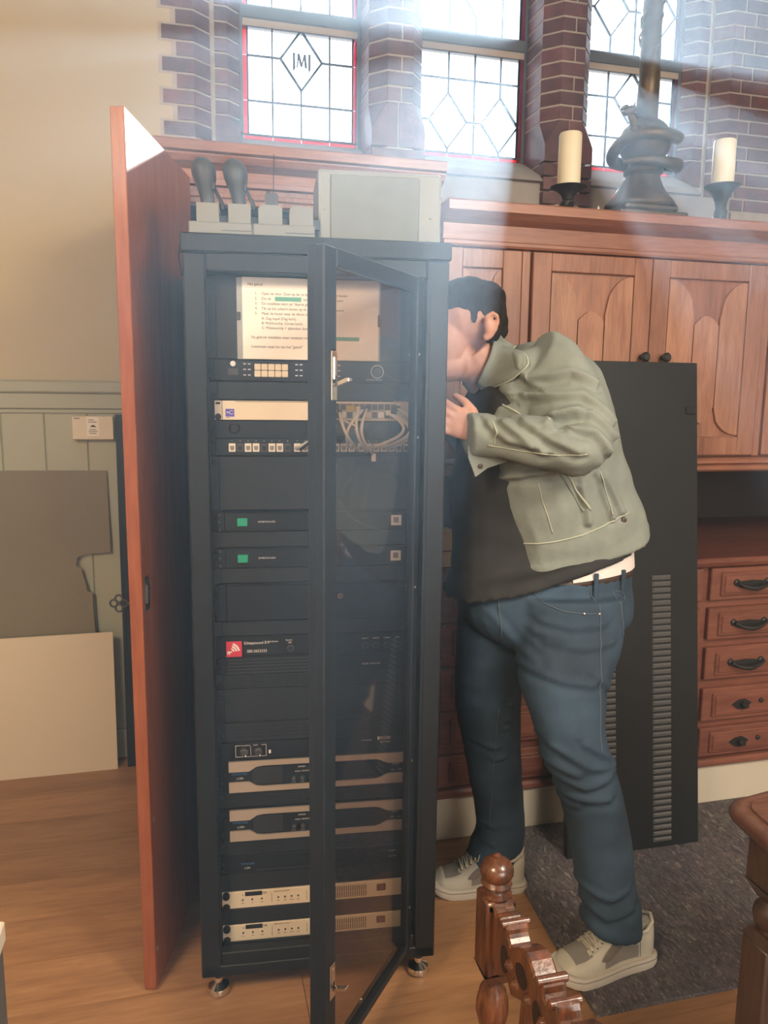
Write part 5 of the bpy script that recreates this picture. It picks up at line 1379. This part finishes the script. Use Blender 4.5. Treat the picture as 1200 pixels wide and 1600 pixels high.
def tleg(u, v):
    p = TP(u, v); m = MB(O); x, y = p
    m.box(x-.036, x+.036, y-.036, y+.036, .575, .690, .004)
    m.add([(x-.036, y-.036, .575), (x+.036, y-.036, .575), (x+.036, y+.036, .575), (x-.036, y+.036, .575), (x-.020, y-.020, .545), (x+.020, y-.020, .545), (x+.020, y+.020, .545), (x-.020, y+.020, .545)], [(0, 1, 5, 4), (1, 2, 6, 5), (2, 3, 7, 6), (3, 0, 4, 7), (4, 5, 6, 7)])
    m.lathe([(.018, .548), (.020, .54), (.031, .53), (.034, .515), (.031, .498), (.020, .488), (.022, .48)], (x, y, 0), 16)
    m.add([(x-.024, y-.024, .482), (x+.024, y-.024, .482), (x+.024, y+.024, .482), (x-.024, y+.024, .482), (x-.034, y-.034, .465), (x+.034, y-.034, .465), (x+.034, y+.034, .465), (x-.034, y+.034, .465)], [(3, 2, 1, 0), (0, 1, 5, 4), (1, 2, 6, 5), (2, 3, 7, 6), (3, 0, 4, 7)])
    m.box(x-.034, x+.034, y-.034, y+.034, .0, .465, .004)
    m.build('leg', TABLELEG, t, 40)
for u, v in ((.085, .075), (.52, .075), (.52, .66), (.085, .66)): tleg(u, v)
m = MB(O); m.prism([TP(.09, .065), TP(.51, .065), TP(.51, .67), TP(.09, .67)], .60, .69); m.build('apron', TABLELEG, t)

# ---------------------------------------------------------------- on the ledge
def candle(x, y, z0, hs, ch, label_h, label_c):
    t = thing('candle_holder', label_h, 'candle holder', (x, y, z0), 0, 'black candle holders on the ledge')
    m = MB()
    m.lathe([(r_, .022+(h_-.022)*hs) for r_, h_ in ((.020, .022), (.022, .045), (.017, .055), (.020, .075), (.030, .095), (.040, .108), (.054, .116), (.057, .121), (.054, .122), (.0, .122))], (0, 0, 0), 24)
    m.build('cup', IRON, t, True)
    for k in range(3):
        a = 2*pi*k/3+.5
        m = MB(); m.tube([(.014*math.cos(a), .014*math.sin(a), .032), (.026*math.cos(a), .026*math.sin(a), .020), (.034*math.cos(a), .034*math.sin(a), .004), (.040*math.cos(a), .040*math.sin(a), .003)], [.007, .006, .005, .004], 8)
        m.build('foot', IRON, t, 'all')
    c = thing('pillar_candle', label_c, 'candle', (x, y, z0+.0225+.1*hs), 0, 'cream pillar candles on the ledge')
    m = MB(); m.lathe([(.0345, 0), (.0355, .004), (.0350, ch-.006), (.033, ch), (.024, ch-.001), (.010, ch-.006), (.0, ch-.007)], (0, 0, 0), 28); m.build('wax', WAX, c, True)
    m = MB(); m.tube([(0, 0, ch-.010), (.001, 0, ch+.004), (.006, 0, ch+.012)], .0014, 6); m.build('wick', INK, c, 'all')
LZ = 2.02
candle(1.165, 2.305, LZ, .58, .156, 'black metal candle holder left of the bronze cross foot', 'cream pillar candle left of the bronze cross foot')
candle(1.735, 2.330, LZ, 1.10, .140, 'black metal candle holder right of the bronze cross foot', 'cream pillar candle right of the bronze cross foot')
t = thing('tealight', 'small white tea light beside the left candle holder', 'tea light', (1.280, 2.32, LZ))
m = MB(); m.lathe([(.018, 0), (.019, .013), (.017, .014), (.016, .010), (0, .010)], (0, 0, 0), 18); m.build('cup', IVORY, t, True)
m = MB(); m.lathe([(.001, .009), (.0055, .014), (.006, .020), (.003, .028), (.0006, .036)], (0, 0, 0), 10); m.build('flame_tip', INKW, t, True)
t = thing('paper_scraps', 'small crumpled pale paper scraps beside the right candle holder', 'paper', (1.69, 2.42, LZ))
for k, (dx, dy, a) in enumerate(((0, 0, .3), (-.035, .02, 1.2), (.03, .03, 2.1))):
    m = MB(); pts = []
    for i in range(5):
        for j in range(5): pts.append((dx+(i-2)*.016*math.cos(a)-(j-2)*.014*math.sin(a), dy+(i-2)*.016*math.sin(a)+(j-2)*.014*math.cos(a), .016+.014*noise.noise(Vector((i*.9+k*5, j*.9, k)))+.006*(2-abs(i-2))))
    m.add(pts, [(i*5+j, (i+1)*5+j, (i+1)*5+j+1, i*5+j+1) for i in range(4) for j in range(4)])
    o_ = m.build('scrap', PAPER, t); sd = o_.modifiers.new('s', 'SOLIDIFY'); sd.thickness = .001
# bronze foot of a standing cross: stepped base, mound, globe, serpent, tree-like shaft
X0, Y0 = 1.605, 2.60
t = thing('standing_cross', 'tall bronze standing cross whose foot is a globe wound by a serpent', 'cross', (X0, Y0, LZ))
m = MB(); m.box(-.16, .16, -.11, .11, 0, .045, .006); m.box(-.135, .135, -.095, .095, .045, .085, .006); m.box(-.105, .105, -.08, .08, .085, .115, .01); m.build('plinth', BRONZE, t)
m = MB(); prof = []
rings = []
for i, (r_, h_) in enumerate(((.125, .110), (.120, .125), (.095, .155), (.075, .19), (.062, .215), (.058, .225))):
    rings.append([Vector((r_*(1+.10*math.sin(5*k*2*pi/40+i*.5))*math.cos(2*pi*k/40), r_*.8*(1+.10*math.sin(5*k*2*pi/40+i*.5))*math.sin(2*pi*k/40), h_)) for k in range(40)])
m.loft(rings); m.build('mound', BRONZE, t, 'all')
m = MB(); m.lathe([(.055, .222), (.068, .228), (.070, .24), (.058, .248), (.050, .262), (.060, .272)], (0, 0, 0), 28); m.build('collar_ring', BRONZE, t, True)
m = MB(); m.ell((0, 0, .335), (.092, .092, .082), None, 32, 20); m.build('globe', BRONZE, t, 'all')
m = MB(); sp_ = []; rr = []
for i in range(70):
    f = i/69; a = -2.6 + f*2*pi*1.30
    z = .232+f*.115+.01*math.sin(a*2); R_ = (.120 if f < .55 else .120-.018*(f-.55)/.45)+.012*math.sin(a*1.5)
    sp_.append((R_*math.cos(a)*1.05, R_*math.sin(a)*.92, z)); rr.append(.008+.017*min(1, f*4)*(1-.25*f))
lx_, ly_, lz_ = sp_[-1]
sp_ += [(-.088, -.072, .350), (-.098, -.080, .375), (-.112, -.085, .392)]; rr += [.016, .015, .014]
m.tube(sp_, rr, 12); m.build('serpent_body', BRONZE, t, 'all')
m = MB(); m.ell((-.120, -.088, .402), (.028, .016, .015), rotY(-25), 14, 8); m.ell((-.142, -.090, .409), (.018, .011, .007), rotY(-30), 10, 6); m.ell((-.138, -.090, .391), (.016, .010, .005), rotY(10), 10, 6)
m.add([(-.108, -.08, .412), (-.098, -.08, .412), (-.10, -.09, .412), (-.096, -.084, .440)], [(0, 1, 3), (1, 2, 3), (2, 0, 3), (0, 2, 1)])
m.build('serpent_head', BRONZE, t, 'all')
m = MB(); m.tube([(.0, 0, .40), (.004, 0, .55), (.000, 0, .72), (.006, 0, .90), (.002, 0, 1.3), (0, 0, 1.75)], [.040, .036, .035, .036, .034, .032], 18); m.tube([(-.30, 0, 1.42), (.30, 0, 1.42)], .030, 14)
m.build('shaft', BRONZE, t, 'all')
lm = MB()
for i in range(14):
    a = i*2.4; z = .60+(i % 7)*.055; lm.tube([(.034*math.cos(a), .034*math.sin(a), z), (.040*math.cos(a+.4), .040*math.sin(a+.4), z+.03), (.037*math.cos(a+.9), .037*math.sin(a+.9), z+.05)], [.003, .005, .002], 6)
lm.build('bark_ridge', BRONZE, t, 'all', kind='stuff')
lf = MB(); lf.add([(0, 0, 0), (.010, .002, .03), (.012, .004, .06), (0, 0, .10), (-.012, .004, .06), (-.010, .002, .03), (0, -.004, .05)], [(0, 1, 6), (1, 2, 6), (2, 3, 6), (3, 4, 6), (4, 5, 6), (5, 0, 6)])
lme = lf.mesh('leaf', BRONZE, 'all')
for i in range(12):
    a = i*2*pi/6+.3; z = .66 if i < 6 else .70
    o_ = link(lme, 'leaf', t, (.034*math.cos(a), .034*math.sin(a), z), (rad(150), 0, a-pi/2)); o_.scale = (1, 1, .8)

# yellow boxes added for a lit patch on the counter, between rack and person
for k, (z0, z1, lab) in enumerate(((.9175, .968, 'lower yellow block standing in for a lit patch on the counter between rack and person'), (.9695, 1.03, 'upper yellow block standing in for a lit patch on the counter between rack and person'))):
    t = thing('lit_patch_box', lab, 'box', (.815, 2.285, z0), 0, 'yellow stand-ins for a lit patch on the counter')
    m = MB(); YB = mat('lit_patch_yellow', (.80, .55, .16), .7, 0, .05, 12)
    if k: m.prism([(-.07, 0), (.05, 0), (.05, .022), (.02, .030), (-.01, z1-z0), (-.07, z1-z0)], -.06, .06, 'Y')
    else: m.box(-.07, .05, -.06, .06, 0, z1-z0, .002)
    m.build('patch_block', YB, t)
    MB().box(-.07, .05, -.0605, -.0595, .003, .006).build('patch_line', LEATH, t)

# ---------------------------------------------------------------- haze volume added to imitate lens flare
hz = MB().box(-2.7, 3.7, -5.1, 3.26, -.04, 6.64)
mh = D.materials.new('flare_haze'); mh.use_nodes = True
nn, ll = mh.node_tree.nodes, mh.node_tree.links
nn.remove(nn['Principled BSDF']); vs_ = nn.new('ShaderNodeVolumeScatter')
vs_.inputs['Density'].default_value = FLARE_HAZE_DENSITY; vs_.inputs['Anisotropy'].default_value = .55; vs_.inputs['Color'].default_value = (.56, .78, 1, 1)
ll.new(vs_.outputs[0], nn['Material Output'].inputs['Volume'])
if FLARE_HAZE_DENSITY > 0:
    ho = hz.build('haze', mh); ho['kind'] = 'stuff'; ho['label'] = 'thin bright haze added in place of lens flare below the windows'

# lettering becomes plain mesh
dg = bpy.context.evaluated_depsgraph_get(); dg.update()
for o in [o for o in list(D.objects) if o.type == 'FONT']:
    me = D.meshes.new_from_object(o.evaluated_get(dg)); me.name = 'print'
    q = D.objects.new('print', me); COL.objects.link(q); q.parent = o.parent
    q.location = o.location; q.rotation_euler = o.rotation_euler; q.scale = o.scale
    D.objects.remove(o)
